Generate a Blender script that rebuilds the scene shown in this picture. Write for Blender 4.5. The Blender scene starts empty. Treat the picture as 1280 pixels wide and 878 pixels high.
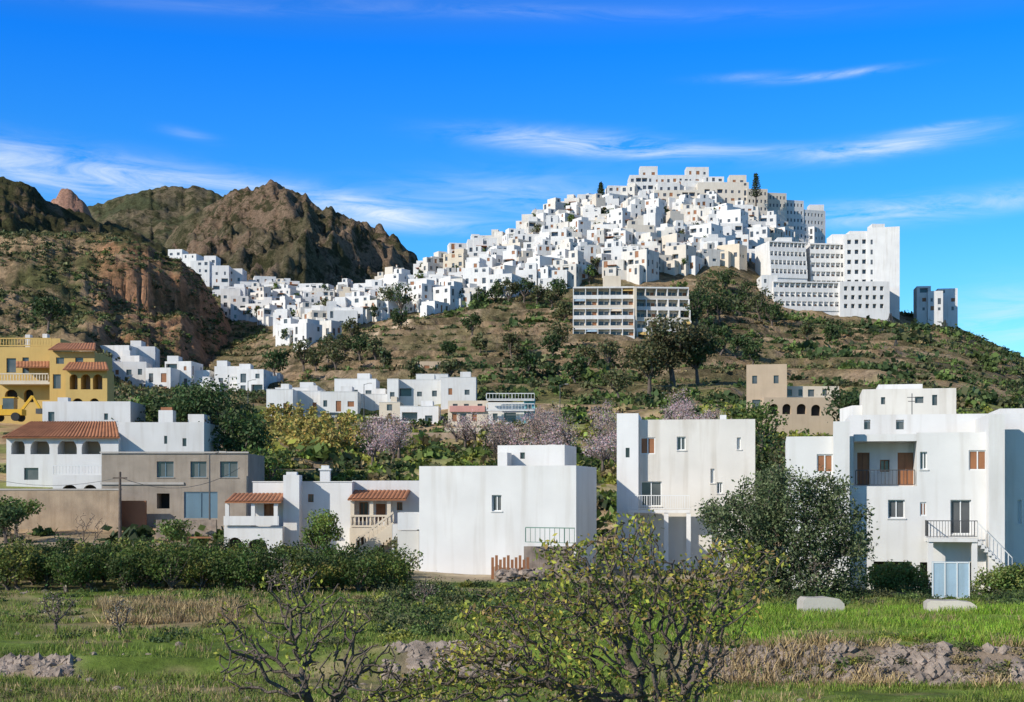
import bpy, math, random, numpy as np, time
T0=time.time()
K=0.0005625; CZ=6.0; HR=620.0
rng=np.random.default_rng(7); random.seed(7)
def zr(row,d): return CZ+(HR-row)*K*d
def X(px,d): return (px-640)*K*d
scene=bpy.context.scene
# ---------------------------------------------------------------- noise
def _h(ix,iy,s):
    n=(ix.astype(np.int64)*374761393+iy.astype(np.int64)*668265263+s*1442695041)&0xffffffff
    n=((n^(n>>13))*1274126177)&0xffffffff
    n=(n^(n>>16))&0xffffffff
    return n/4294967295.0
def vn(x,y,s=0):
    x=np.asarray(x,float);y=np.asarray(y,float)
    xi=np.floor(x);yi=np.floor(y);fx=x-xi;fy=y-yi
    fx=fx*fx*(3-2*fx);fy=fy*fy*(3-2*fy)
    a=_h(xi,yi,s);b=_h(xi+1,yi,s);c=_h(xi,yi+1,s);d=_h(xi+1,yi+1,s)
    return a+(b-a)*fx+(c-a)*fy+(a-b-c+d)*fx*fy
def fbm(x,y,o=5,s=0,g=.5):
    t=0;a=1;n=0
    for i in range(o):
        x,y=(.8*x-.6*y),(.6*x+.8*y)
        t=t+a*vn(x*2**i+i*17.3,y*2**i+i*5.1,s+i);n+=a;a*=g
    return t/n
def ridged(x,y,o=5,s=0,g=.5):
    t=0;a=1;n=0
    for i in range(o):
        t=t+a*(1-np.abs(2*vn(x*2**i+i*7.3,y*2**i+i*3.1,s+i)-1));n+=a;a*=g
    return t/n
def sst(a,b,x):
    t=np.clip((x-a)/(b-a),0,1);return t*t*(3-2*t)
# ---------------------------------------------------------------- materials
MATS={}
def newmat(name):
    m=bpy.data.materials.new(name);m.use_nodes=True
    nt=m.node_tree;nt.nodes.clear()
    o=nt.nodes.new('ShaderNodeOutputMaterial');b=nt.nodes.new('ShaderNodeBsdfPrincipled')
    nt.links.new(b.outputs[0],o.inputs[0]);MATS[name]=m
    return m,nt,b
def N(nt,t,**k):
    n=nt.nodes.new(t)
    for a,v in k.items():
        if a in n.inputs.keys(): n.inputs[a].default_value=v
        else: setattr(n,a,v)
    return n
def plaster(name,col,rough=.9,var=.12,stain=.25,bump=.25,scale=1.0,rand=.06):
    m,nt,b=newmat(name);L=nt.links.new
    tc=N(nt,'ShaderNodeTexCoord')
    n1=N(nt,'ShaderNodeTexNoise');n1.inputs['Scale'].default_value=.5*scale;n1.inputs['Detail'].default_value=6
    L(tc.outputs['Object'],n1.inputs['Vector'])
    mp=N(nt,'ShaderNodeMapping');mp.inputs['Scale'].default_value=(2.2*scale,2.2*scale,.18*scale)
    L(tc.outputs['Object'],mp.inputs['Vector'])
    n2=N(nt,'ShaderNodeTexNoise');n2.inputs['Scale'].default_value=1;n2.inputs['Detail'].default_value=5
    L(mp.outputs[0],n2.inputs['Vector'])
    r2=N(nt,'ShaderNodeMapRange');r2.inputs['From Min'].default_value=.5;r2.inputs['From Max'].default_value=.78
    L(n2.outputs[0],r2.inputs[0])
    r1=N(nt,'ShaderNodeMapRange');r1.inputs['From Min'].default_value=.3;r1.inputs['From Max'].default_value=.7
    r1.inputs['To Min'].default_value=1-var;r1.inputs['To Max'].default_value=1
    L(n1.outputs[0],r1.inputs[0])
    mx=N(nt,'ShaderNodeMix',data_type='RGBA')
    mx.inputs[7].default_value=(col[0]*.62,col[1]*.56,col[2]*.48,1)
    mx.inputs[6].default_value=(*col,1)
    ms=N(nt,'ShaderNodeMath',operation='MULTIPLY');L(r2.outputs[0],ms.inputs[0]);ms.inputs[1].default_value=stain
    L(ms.outputs[0],mx.inputs[0])
    oi=N(nt,'ShaderNodeObjectInfo')
    ro=N(nt,'ShaderNodeMapRange');ro.inputs['To Min'].default_value=1-rand*2;ro.inputs['To Max'].default_value=1
    L(oi.outputs['Random'],ro.inputs[0])
    m1=N(nt,'ShaderNodeMath',operation='MULTIPLY');L(r1.outputs[0],m1.inputs[0]);L(ro.outputs[0],m1.inputs[1])
    vm=N(nt,'ShaderNodeVectorMath',operation='SCALE');L(mx.outputs[2],vm.inputs[0]);L(m1.outputs[0],vm.inputs['Scale'])
    L(vm.outputs[0],b.inputs['Base Color']);b.inputs['Roughness'].default_value=rough
    n3=N(nt,'ShaderNodeTexNoise');n3.inputs['Scale'].default_value=9*scale;n3.inputs['Detail'].default_value=4
    L(tc.outputs['Object'],n3.inputs['Vector'])
    bp=N(nt,'ShaderNodeBump');bp.inputs['Strength'].default_value=bump;bp.inputs['Distance'].default_value=.03
    L(n3.outputs[0],bp.inputs['Height']);L(bp.outputs[0],b.inputs['Normal'])
    return m
plaster('white_plaster',(.79,.775,.745),var=.12,stain=.42,scale=.8,rand=.07)
plaster('white_plaster_aged',(.74,.70,.63),var=.15,stain=.6,scale=.8)
plaster('cream_plaster',(.72,.62,.48));plaster('beige_plaster_and_arch_shade',(.56,.43,.30));plaster('sand_plaster',(.70,.63,.53))
plaster('ochre_plaster',(.62,.42,.14));plaster('pink_plaster',(.65,.33,.28))
plaster('turquoise_plaster',(.15,.45,.50));plaster('yellow_plaster',(.75,.6,.22))
plaster('concrete_block',(.38,.32,.255),var=.3,stain=.5,bump=.6,scale=1.4)
plaster('earth_wall',(.48,.36,.245),var=.35,stain=.5,bump=.8,scale=1.6)
plaster('brick_red',(.36,.16,.08),var=.3,stain=.4,bump=.6)
plaster('roof_cement',(.5,.46,.41),var=.25,stain=.3)
plaster('stone',(.42,.335,.27),var=.6,stain=.6,bump=.9,scale=3.5,rand=.1)
plaster('wood',(.36,.15,.06),rough=.6,var=.3,stain=.3,bump=.2,scale=3)
plaster('blue_door',(.13,.22,.28),rough=.6,var=.2);plaster('pale_panel',(.38,.52,.62),rough=.6,var=.3,stain=.5)
plaster('white_paint',(.75,.75,.73),rough=.5,var=.03,stain=.05,bump=.02)
plaster('dark_metal',(.07,.07,.07),rough=.5,var=.1,bump=.02);plaster('green_metal',(.12,.22,.17),rough=.5)
plaster('terracotta',(.46,.19,.09),var=.35,stain=.35,bump=.3,scale=2)
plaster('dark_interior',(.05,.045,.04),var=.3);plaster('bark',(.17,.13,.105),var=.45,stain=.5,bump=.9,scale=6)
plaster('machine_yellow',(.75,.42,.02),rough=.4,var=.1);plaster('car_blue',(.03,.12,.4),rough=.25,var=.02,stain=0,bump=0)
plaster('car_white',(.7,.7,.7),rough=.25,var=.02,stain=0,bump=0);plaster('car_red',(.45,.03,.02),rough=.25,var=.02,stain=0,bump=0)
plaster('car_grey',(.2,.21,.23),rough=.25,var=.02,stain=0,bump=0);plaster('rubber',(.03,.03,.03),var=.1)
m,nt,b=newmat('glass')
b.inputs['Base Color'].default_value=(.03,.045,.06,1);b.inputs['Roughness'].default_value=.08
tc=N(nt,'ShaderNodeTexCoord');nn=N(nt,'ShaderNodeTexNoise');nn.inputs['Scale'].default_value=.7
nt.links.new(tc.outputs['Object'],nn.inputs['Vector'])
cr=N(nt,'ShaderNodeMix',data_type='RGBA');cr.inputs[6].default_value=(.02,.027,.035,1);cr.inputs[7].default_value=(.16,.16,.16,1)
nt.links.new(nn.outputs[0],cr.inputs[0]);nt.links.new(cr.outputs[2],b.inputs['Base Color'])
def leafmat(name,trans=.25):
    m,nt,b=newmat(name);L=nt.links.new
    a=N(nt,'ShaderNodeAttribute',attribute_name='Col')
    L(a.outputs['Color'],b.inputs['Base Color']);b.inputs['Roughness'].default_value=.65
    b.inputs['Specular IOR Level'].default_value=.3
    t=N(nt,'ShaderNodeBsdfTranslucent');L(a.outputs['Color'],t.inputs['Color'])
    mx=N(nt,'ShaderNodeMixShader');mx.inputs[0].default_value=trans
    o=[n for n in nt.nodes if n.type=='OUTPUT_MATERIAL'][0]
    L(b.outputs[0],mx.inputs[1]);L(t.outputs[0],mx.inputs[2]);L(mx.outputs[0],o.inputs[0])
leafmat('foliage')
m,nt,b=newmat('terrain');L=nt.links.new
a=N(nt,'ShaderNodeAttribute',attribute_name='Col');tc=N(nt,'ShaderNodeTexCoord')
n1=N(nt,'ShaderNodeTexNoise');n1.inputs['Scale'].default_value=.35;n1.inputs['Detail'].default_value=9;n1.inputs['Roughness'].default_value=.74
L(tc.outputs['Object'],n1.inputs['Vector'])
r=N(nt,'ShaderNodeMapRange');r.inputs['From Min'].default_value=.3;r.inputs['From Max'].default_value=.7;r.inputs['To Min'].default_value=.42;r.inputs['To Max'].default_value=1.55
L(n1.outputs[0],r.inputs[0])
n2=N(nt,'ShaderNodeTexNoise');n2.inputs['Scale'].default_value=.055;n2.inputs['Detail'].default_value=9;n2.inputs['Roughness'].default_value=.8
L(tc.outputs['Object'],n2.inputs['Vector'])
r3=N(nt,'ShaderNodeMapRange');r3.inputs['From Min'].default_value=.48;r3.inputs['From Max'].default_value=.55;L(n2.outputs[0],r3.inputs[0])
ms=N(nt,'ShaderNodeMath',operation='MULTIPLY');L(r3.outputs[0],ms.inputs[0]);L(a.outputs['Alpha'],ms.inputs[1])
mx=N(nt,'ShaderNodeMix',data_type='RGBA');L(ms.outputs[0],mx.inputs[0]);L(a.outputs['Color'],mx.inputs[6]);mx.inputs[7].default_value=(.065,.066,.03,1)
vm=N(nt,'ShaderNodeVectorMath',operation='SCALE');L(mx.outputs[2],vm.inputs[0]);L(r.outputs[0],vm.inputs['Scale'])
L(vm.outputs[0],b.inputs['Base Color']);b.inputs['Roughness'].default_value=.95;b.inputs['Specular IOR Level'].default_value=.1
bp=N(nt,'ShaderNodeBump');bp.inputs['Strength'].default_value=.8;bp.inputs['Distance'].default_value=.3
L(n1.outputs[0],bp.inputs['Height'])
bp2=N(nt,'ShaderNodeBump');bp2.inputs['Distance'].default_value=12.0;L(a.outputs['Alpha'],bp2.inputs['Strength'])
L(n2.outputs[0],bp2.inputs['Height']);L(bp.outputs[0],bp2.inputs['Normal']);L(bp2.outputs[0],b.inputs['Normal'])
# ---------------------------------------------------------------- terrain
PX=np.array([-1400,-400,0,100,200,300,400,500,600,700,800,900,1000,1100,1200,1280,1500,2700.])
Ly=[]
def LZ(d,v): Ly.append((d,np.array(v,float) if hasattr(v,'__len__') else np.full(18,float(v))))
def LR(d,v): Ly.append((d,zr(np.array(v,float),d)))
LZ(2,4.35);LZ(8,3.6);LZ(13,2.1);LZ(20,1.1);LZ(30,.75)
LZ(43.0,[.5]*7+[.35]*11);LZ(44.3,[1.0]*7+[1.35]*11)
LZ(60,[1.0]*18);LZ(85,[1.5]*6+[1.1,1.0,.9,.9,.8]+[.5]*7)
LZ(100,[2,2,1.9,1.8,1.8,1.7,1.4,1.1,1,.9,.8,.8,.7,.7,.7,.7,.7,.7])
LZ(115,[3.2,3.2,3,3,2.9,2.6,2.1,1.8,1.5,1.4,1.4,1.4,1.2,1.2,1.2,1.2,1,1])
LZ(130,[5,5,4.6,4.5,4.3,4.2,4,3.8,3.6,3.5,3.4,3.2,3,2.6,2.5,2.5,2,1])
LR(160,[540,540,558,562,570,582,590,590,592,590,590,590,592,595,600,600,610,612])
LR(200,[480,490,505,510,524,545,562,562,560,560,555,550,550,545,555,560,580,600])
LR(250,[450,465,480,490,505,515,524,526,526,522,515,510,520,512,505,515,560,590])
LR(300,[430,445,455,468,492,497,492,485,480,485,480,475,485,470,480,500,550,590])
LR(370,[410,420,430,445,462,462,440,425,425,428,430,420,430,425,440,470,545,590])
LR(440,[400,405,415,430,450,430,412,390,372,355,350,350,385,388,410,450,540,590])
LR(500,[390,395,405,420,410,397,390,370,335,305,295,300,340,380,402,443,540,590])
LR(560,[380,385,400,390,360,372,378,350,312,262,240,240,285,400,425,455,545,590])
LR(640,[370,380,395,370,330,352,368,365,350,300,280,285,340,440,460,480,550,590])
LR(800,[360,370,390,390,380,380,385,388,395,400,420,440,470,500,520,540,570,595])
LZ(1100,[150,150,150,150,150,140,130,110,80,60,50,40,30,20,10,10,5,0])
LZ(1800,[100,100,100,100,100,90,80,60,40,20,10,0,0,0,0,0,0,0]);LZ(4000,-5);LZ(9000,-10)
colp=np.concatenate([np.arange(-1400,-60,20),np.arange(-60,1340,2.4),np.arange(1340,2701,20)])
d1=np.exp(np.arange(math.log(2.5),math.log(110),.016));d2=np.exp(np.arange(math.log(110),math.log(700),.0058))
d3=np.exp(np.arange(math.log(700),math.log(2600),.0055));d4=np.exp(np.arange(math.log(2600),math.log(9000),.06))
dl=np.unique(np.concatenate([d1,[43.0,43.3,43.6,43.95,44.3],d2,d3,d4]))
A=np.stack([np.interp(colp,PX,v) for _,v in Ly])
ld=np.array([q for q,_ in Ly])
Z=np.empty((len(dl),len(colp)))
for j in range(len(colp)): Z[:,j]=np.interp(dl,ld,A[:,j])
S=Z.copy()
for it in range(3):
    for sh in (1,2,3):
        S[4:-4]=(S[4:-4]*2+S[4-sh:-4-sh]+S[4+sh:len(dl)-4+sh])/4
    S[:,3:-3]=(S[:,3:-3]*2+S[:,:-6]+S[:,6:])/4
wS=sst(100,120,dl)[:,None];Z=Z*(1-wS)+S*wS
XX=(colp[None,:]-640)*K*dl[:,None];YY=np.repeat(dl[:,None],len(colp),1)
PP=np.repeat(colp[None,:],len(dl),0)
Z+= (fbm(XX/60,YY/60,5,3)-.5)*14*sst(250,480,YY)*(1-.6*sst(650,900,YY))
Z+= (fbm(XX/14,YY/14,5,9,.6)-.5)*(1.6*sst(120,260,YY)+3.4*sst(300,500,YY))
Z+= (fbm(XX/5,YY/5,4,5)-.5)*.36*(1-sst(100,140,YY))*sst(2,10,YY)
tm=sst(135,150,YY)*(1-sst(400,440,YY))*sst(250,330,PP)*(1-sst(1100,1180,PP))
st=1.8+1.2*sst(200,350,YY);q=Z/st;fl=np.floor(q);fr=q-fl
Z=Z*(1-tm*.75)+(fl+sst(.7,1,fr))*st*tm*.75
mid=np.zeros_like(Z,dtype=int)
def mountain(idx,D,pts,s_f,s_b,ga,gx,gy,seed,rockamp=0):
    global Z
    p=np.array([a for a,_ in pts],float);r_=np.array([b for _,b in pts],float)
    Dv=D*(1+.05*(fbm(colp/70,colp*0,3,seed)-.5))[None,:]
    zc=zr(np.interp(colp,p,r_)[None,:],Dv)+(fbm(colp[None,:]/10,0*colp[None,:]+seed,5,seed,.6)-.5)*D*.005
    t=YY-Dv;ad=np.abs(t)
    slope=np.where(t<0,s_f,s_b)
    wx=(fbm(XX/gx*.8,YY/gx*.8,3,seed+4)-.5)*1.2
    g=ridged(XX/gx+wx,YY/gy+wx*.5,3,seed,.5)
    fall=ad*slope*(.85+.25*fbm(XX/gx/2,YY/gx/2,3,seed+9))
    zz=zc-fall+(g-.8)*ga*1.3*np.clip(ad/(D*.12),0,1)+(fbm(XX/gx*2.5,YY/gx*2.5,7,seed+2,.66)-.5)*ga*.9*np.clip(ad/(D*.02),0,1)
    if rockamp:
        zz+=rockamp*(fbm(XX/10,YY/10,5,seed+6,.6)-.5)*np.clip(ad/10,0,1)
    mk=zz>Z
    Z=np.where(mk,zz,Z);mid[mk]=idx
mountain(1,2250,[(-400,420),(-60,330),(60,290),(105,262),(125,254),(150,245),(170,240),(200,235),(240,232),(262,238),(290,250),(330,275),(400,330),(500,400),(700,620)],.45,.5,70,300,700,11)
mountain(2,1950,[(30,620),(50,290),(60,262),(66,247),(75,238),(85,236),(95,239),(104,248),(112,262),(130,300),(150,620)],.9,.9,40,60,60,21,14)
mountain(3,1480,[(100,620),(150,390),(190,330),(215,290),(232,272),(262,257),(290,243),(310,238),(340,235),(365,240),(385,248),(400,262),(430,268),(455,281),(475,290),(490,302),(512,324),(540,352),(600,400),(700,620)],.40,.6,85,170,500,31,8)
mountain(4,880,[(-1400,150),(-400,190),(-100,212),(0,222),(20,229),(45,240),(60,252),(90,262),(110,268),(130,280),(180,294),(230,318),(260,360),(300,420),(360,620)],.38,.5,30,90,200,41,6)
mountain(5,470,[(-1400,240),(-400,265),(-200,275),(0,291),(60,289),(130,290),(160,296),(190,308),(230,328),(250,345),(265,368),(280,392),(300,430),(340,480),(400,620)],.36,.5,10,60,110,58,6)
cb=(mid==5)*sst(120,150,PP)*(1-sst(255,275,PP));cz=sst(68,71,Z+4*fbm(XX/12,YY/12,4,55))*7*cb*(1-sst(455,470,YY))
Z=Z+cz-4*cb*(1-sst(455,470,YY))
def Hgt(px,d):
    px=np.atleast_1d(np.asarray(px,float));d=np.atleast_1d(np.asarray(d,float));px,d=np.broadcast_arrays(px,d)
    j=np.clip(np.searchsorted(colp,px)-1,0,len(colp)-2);i=np.clip(np.searchsorted(dl,d)-1,0,len(dl)-2)
    u=np.clip((px-colp[j])/(colp[j+1]-colp[j]),0,1);v=np.clip((d-dl[i])/(dl[i+1]-dl[i]),0,1)
    return (Z[i,j]*(1-u)*(1-v)+Z[i,j+1]*u*(1-v)+Z[i+1,j]*(1-u)*v+Z[i+1,j+1]*u*v)
def H1(px,d): return float(Hgt(px,d)[0])
def cast(px,row,dmin=130,dmax=680):
    ds=dl[(dl>dmin)&(dl<dmax)];z=Hgt(px,ds);h=np.nonzero(z>=zr(row,ds))[0]
    return float(ds[h[0]]) if len(h) else None
gy_=np.gradient(Z,axis=0)/np.gradient(YY,axis=0);gx_=np.gradient(Z,axis=1)/np.maximum(np.gradient(XX,axis=1),1e-3)
SL=np.sqrt(gy_**2+gx_**2)
def C3(c): return np.array(c)[None,None,:]
def mixc(a,bb,w): return a*(1-w[...,None])+bb*w[...,None]
soil=C3((.40,.28,.16));olive=C3((.17,.16,.065));rock=C3((.42,.30,.205));pale=C3((.54,.41,.27))
f1=fbm(XX/22,YY/22,6,70,.6);f2=fbm(XX/5,YY/5,5,71,.6)
col=np.zeros(Z.shape+(3,))+soil
col=mixc(col,pale,sst(.5,.65,f2)*.65)
col=mixc(col,olive,sst(.48,.60,f1)*.65)
col=mixc(col,rock,sst(.5,.95,SL)*.8)
gt=sst(120,140,YY)*(1-sst(260,330,YY))*sst(.44,.55,fbm(XX/18,YY/6,4,77))
col=mixc(col,C3((.17,.22,.055)),gt*.75)
scr=.55*sst(240,300,YY)+.15*sst(130,160,YY)
zero=np.zeros_like(col)
f4=fbm(XX/60,YY/60,6,80,.62)
mb_=mixc(C3((.31,.215,.145))+zero,C3((.14,.13,.07))+zero,sst(.46,.58,f4)*.8)
mb_=mixc(mb_,C3((.40,.30,.215)),sst(.5,.75,fbm(XX/25,YY/60,5,83))*.5)
col=np.where((mid==3)[...,None],mb_,col)
mg=mixc(C3((.23,.185,.115))+zero,C3((.11,.12,.06))+zero,sst(.38,.52,f4))
col=np.where((mid==1)[...,None],mg,col)
col=np.where((mid==4)[...,None],mixc(C3((.27,.19,.12))+zero,C3((.09,.09,.04))+zero,sst(.36,.50,fbm(XX/25,YY/25,6,84,.65))),col)
col=np.where((mid==2)[...,None],C3((.32,.18,.13))+zero,col)
l5=mixc(C3((.40,.28,.165))+zero,C3((.15,.145,.06))+zero,sst(.46,.58,fbm(XX/12,YY/12,6,85,.65)))
l5=mixc(l5,C3((.46,.235,.13)),sst(.42,.85,SL)*sst(100,140,PP)*.85)
col=np.where((mid==5)[...,None],l5,col)
scr=np.where(mid>0,np.where(mid==5,.62,np.where(mid==2,.25,.95)),scr)
nf=1-sst(95,125,YY)
g1=fbm(XX/7,YY/3.5,5,90,.55);g2=fbm(XX/1.5,YY/1.2,4,91,.6);g3=fbm(XX/4,YY/2,5,96,.6)
fld=mixc(C3((.14,.20,.035))+zero,C3((.33,.26,.14))+zero,sst(.50,.62,g1)*.85)
fld=mixc(fld,C3((.07,.11,.02)),sst(.5,.7,g2)*.6)
brt=sst(760,880,PP)*sst(45,48,YY)*(1-sst(64,72,YY))*(1-.75*sst(.5,.62,g3))
fld=mixc(fld,C3((.18,.29,.03)),brt*.8)
stn=sst(42.7,43.2,YY)*(1-sst(44.2,45,YY))*(sst(780,880,PP)+.8*(1-sst(60,120,PP))+.8*sst(470,510,PP)*(1-sst(600,640,PP)))
fld=mixc(fld,C3((.27,.205,.15)),np.clip(stn,0,1))
yard=sst(82,88,YY);fld=mixc(fld,C3((.42,.33,.24)),yard*.75)
ylow=np.exp(-((YY-78)/3)**2)*(1-sst(480,560,PP));fld=mixc(fld,C3((.24,.17,.10)),ylow*.6)
pth=np.exp(-((PP-(500+ (YY-50)*2.6))/(16))**2)*sst(46,50,YY)*(1-sst(76,80,YY));fld=mixc(fld,C3((.44,.35,.26)),pth*.8)
red=np.exp(-((PP-190)/120)**2-((YY-57)/4)**2);fld=mixc(fld,C3((.38,.25,.15)),red*.6)
col=mixc(col,fld,nf);scr=scr*(1-nf)
tk=np.exp(-((YY-(405+(PP-500)*.35+6*np.sin(PP/20)))/3.0)**2)*sst(430,450,PP)*(1-sst(590,610,PP));col=mixc(col,C3((.6,.46,.32)),tk);scr=scr*(1-tk)
def build_quads(name,V,F,mi=None,mats=('foliage',),colr=None,smooth=False):
    me=bpy.data.meshes.new(name);V=np.asarray(V,np.float32);F=np.asarray(F,np.int32)
    me.vertices.add(len(V));me.vertices.foreach_set('co',V.ravel())
    me.loops.add(F.size);me.loops.foreach_set('vertex_index',F.ravel())
    me.polygons.add(len(F));me.polygons.foreach_set('loop_start',np.arange(0,F.size,4,dtype=np.int32))
    for mm in mats: me.materials.append(MATS[mm])
    if mi is not None: me.polygons.foreach_set('material_index',np.asarray(mi,np.int32))
    me.update(calc_edges=True)
    if smooth: me.polygons.foreach_set('use_smooth',np.ones(len(F),bool))
    if colr is not None:
        at=me.color_attributes.new('Col','FLOAT_COLOR','POINT')
        c=np.ones((len(V),4),np.float32);c[:,:colr.shape[1]]=colr;at.data.foreach_set('color',c.ravel())
    ob=bpy.data.objects.new(name,me);scene.collection.objects.link(ob);return ob
nr,nc=Z.shape;idx=np.arange(nr*nc).reshape(nr,nc)
F=np.stack([idx[:-1,:-1],idx[:-1,1:],idx[1:,1:],idx[1:,:-1]],-1).reshape(-1,4)
build_quads('hillside_terrain',np.stack([XX,YY,Z],-1).reshape(-1,3),F,None,('terrain',),np.concatenate([col,scr[...,None]],-1).reshape(-1,4),True)
G=12000
build_quads('ground',[(-G,-G,-12),(G,-G,-12),(G,G,-12),(-G,G,-12)],[(0,1,2,3)],None,('terrain',),np.full((4,3),.15))
# ---------------------------------------------------------------- mesh builder
class MB:
    def __init__(s,x=0,y=0,z=0,yaw=0): s.v=[];s.f=[];s.m=[];s.mats=[];s.L=(x,y,z);s.at(x,y,z,yaw)
    def at(s,x,y,z,yaw=0): s.O=(x,y,z);s.c=math.cos(math.radians(yaw));s.s=math.sin(math.radians(yaw))
    def P(s,p):
        x,y,z=p;s.v.append((s.O[0]+x*s.c-y*s.s-s.L[0],s.O[1]+x*s.s+y*s.c-s.L[1],s.O[2]+z-s.L[2]));return len(s.v)-1
    def mat(s,n):
        if n not in s.mats: s.mats.append(n)
        return s.mats.index(n)
    def face(s,pts,m): s.f.append([s.P(p) for p in pts]);s.m.append(s.mat(m))
    def box(s,x0,y0,z0,x1,y1,z1,m):
        a=[s.P(p) for p in ((x0,y0,z0),(x1,y0,z0),(x1,y1,z0),(x0,y1,z0),(x0,y0,z1),(x1,y0,z1),(x1,y1,z1),(x0,y1,z1))]
        for q in ((0,3,2,1),(4,5,6,7),(0,1,5,4),(1,2,6,5),(2,3,7,6),(3,0,4,7)): s.f.append([a[i] for i in q]);s.m.append(s.mat(m))
    def beam(s,p,q,w,m,w2=None):
        p=np.array(p,float);q=np.array(q,float);d=q-p;d/=np.linalg.norm(d)+1e-9
        a=np.cross(d,(0,0,1) if abs(d[2])<.95 else (1,0,0));a/=np.linalg.norm(a);b=np.cross(d,a);w2=w2 or w
        i=[s.P(p+(a*u+b*v)*w/2) for u,v in ((-1,-1),(1,-1),(1,1),(-1,1))]+[s.P(q+(a*u+b*v)*w2/2) for u,v in ((-1,-1),(1,-1),(1,1),(-1,1))]
        for Q in ((0,3,2,1),(4,5,6,7),(0,1,5,4),(1,2,6,5),(2,3,7,6),(3,0,4,7)): s.f.append([i[k] for k in Q]);s.m.append(s.mat(m))
    def cyl(s,x,y,z0,z1,r0,r1,m,n=12):
        A=[s.P((x+r0*math.cos(2*math.pi*i/n),y+r0*math.sin(2*math.pi*i/n),z0)) for i in range(n)]
        B=[s.P((x+r1*math.cos(2*math.pi*i/n),y+r1*math.sin(2*math.pi*i/n),z1)) for i in range(n)]
        for i in range(n): s.f.append([A[i],A[(i+1)%n],B[(i+1)%n],B[i]]);s.m.append(s.mat(m))
        s.f.append(B);s.m.append(s.mat(m))
    def wheel(s,x,y0,y1,z,r,m,n=14):
        A=[s.P((x+r*math.cos(2*math.pi*i/n),y0,z+r*math.sin(2*math.pi*i/n))) for i in range(n)]
        B=[s.P((x+r*math.cos(2*math.pi*i/n),y1,z+r*math.sin(2*math.pi*i/n))) for i in range(n)]
        for i in range(n): s.f.append([A[i],A[(i+1)%n],B[(i+1)%n],B[i]]);s.m.append(s.mat(m))
        s.f.append(A);s.m.append(s.mat(m));s.f.append(B[::-1]);s.m.append(s.mat(m))
    def done(s,name):
        me=bpy.data.meshes.new(name);me.from_pydata(s.v,[],s.f)
        for n in s.mats: me.materials.append(MATS[n])
        me.polygons.foreach_set('material_index',s.m);me.update()
        o=bpy.data.objects.new(name,me);o.location=s.L;scene.collection.objects.link(o);return o
KD={'glass':(.22,'glass'),'wood':(.12,'wood'),'dark':(1.6,'dark_interior'),'blue':(.1,'blue_door'),'arch':(2.2,'beige_plaster_and_arch_shade'),'open':(2.0,None),'darkarch':(.9,'dark_interior'),'balc':(1.1,'glass')}  # arch backs: beige stands in for the shade inside the arcades
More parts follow.
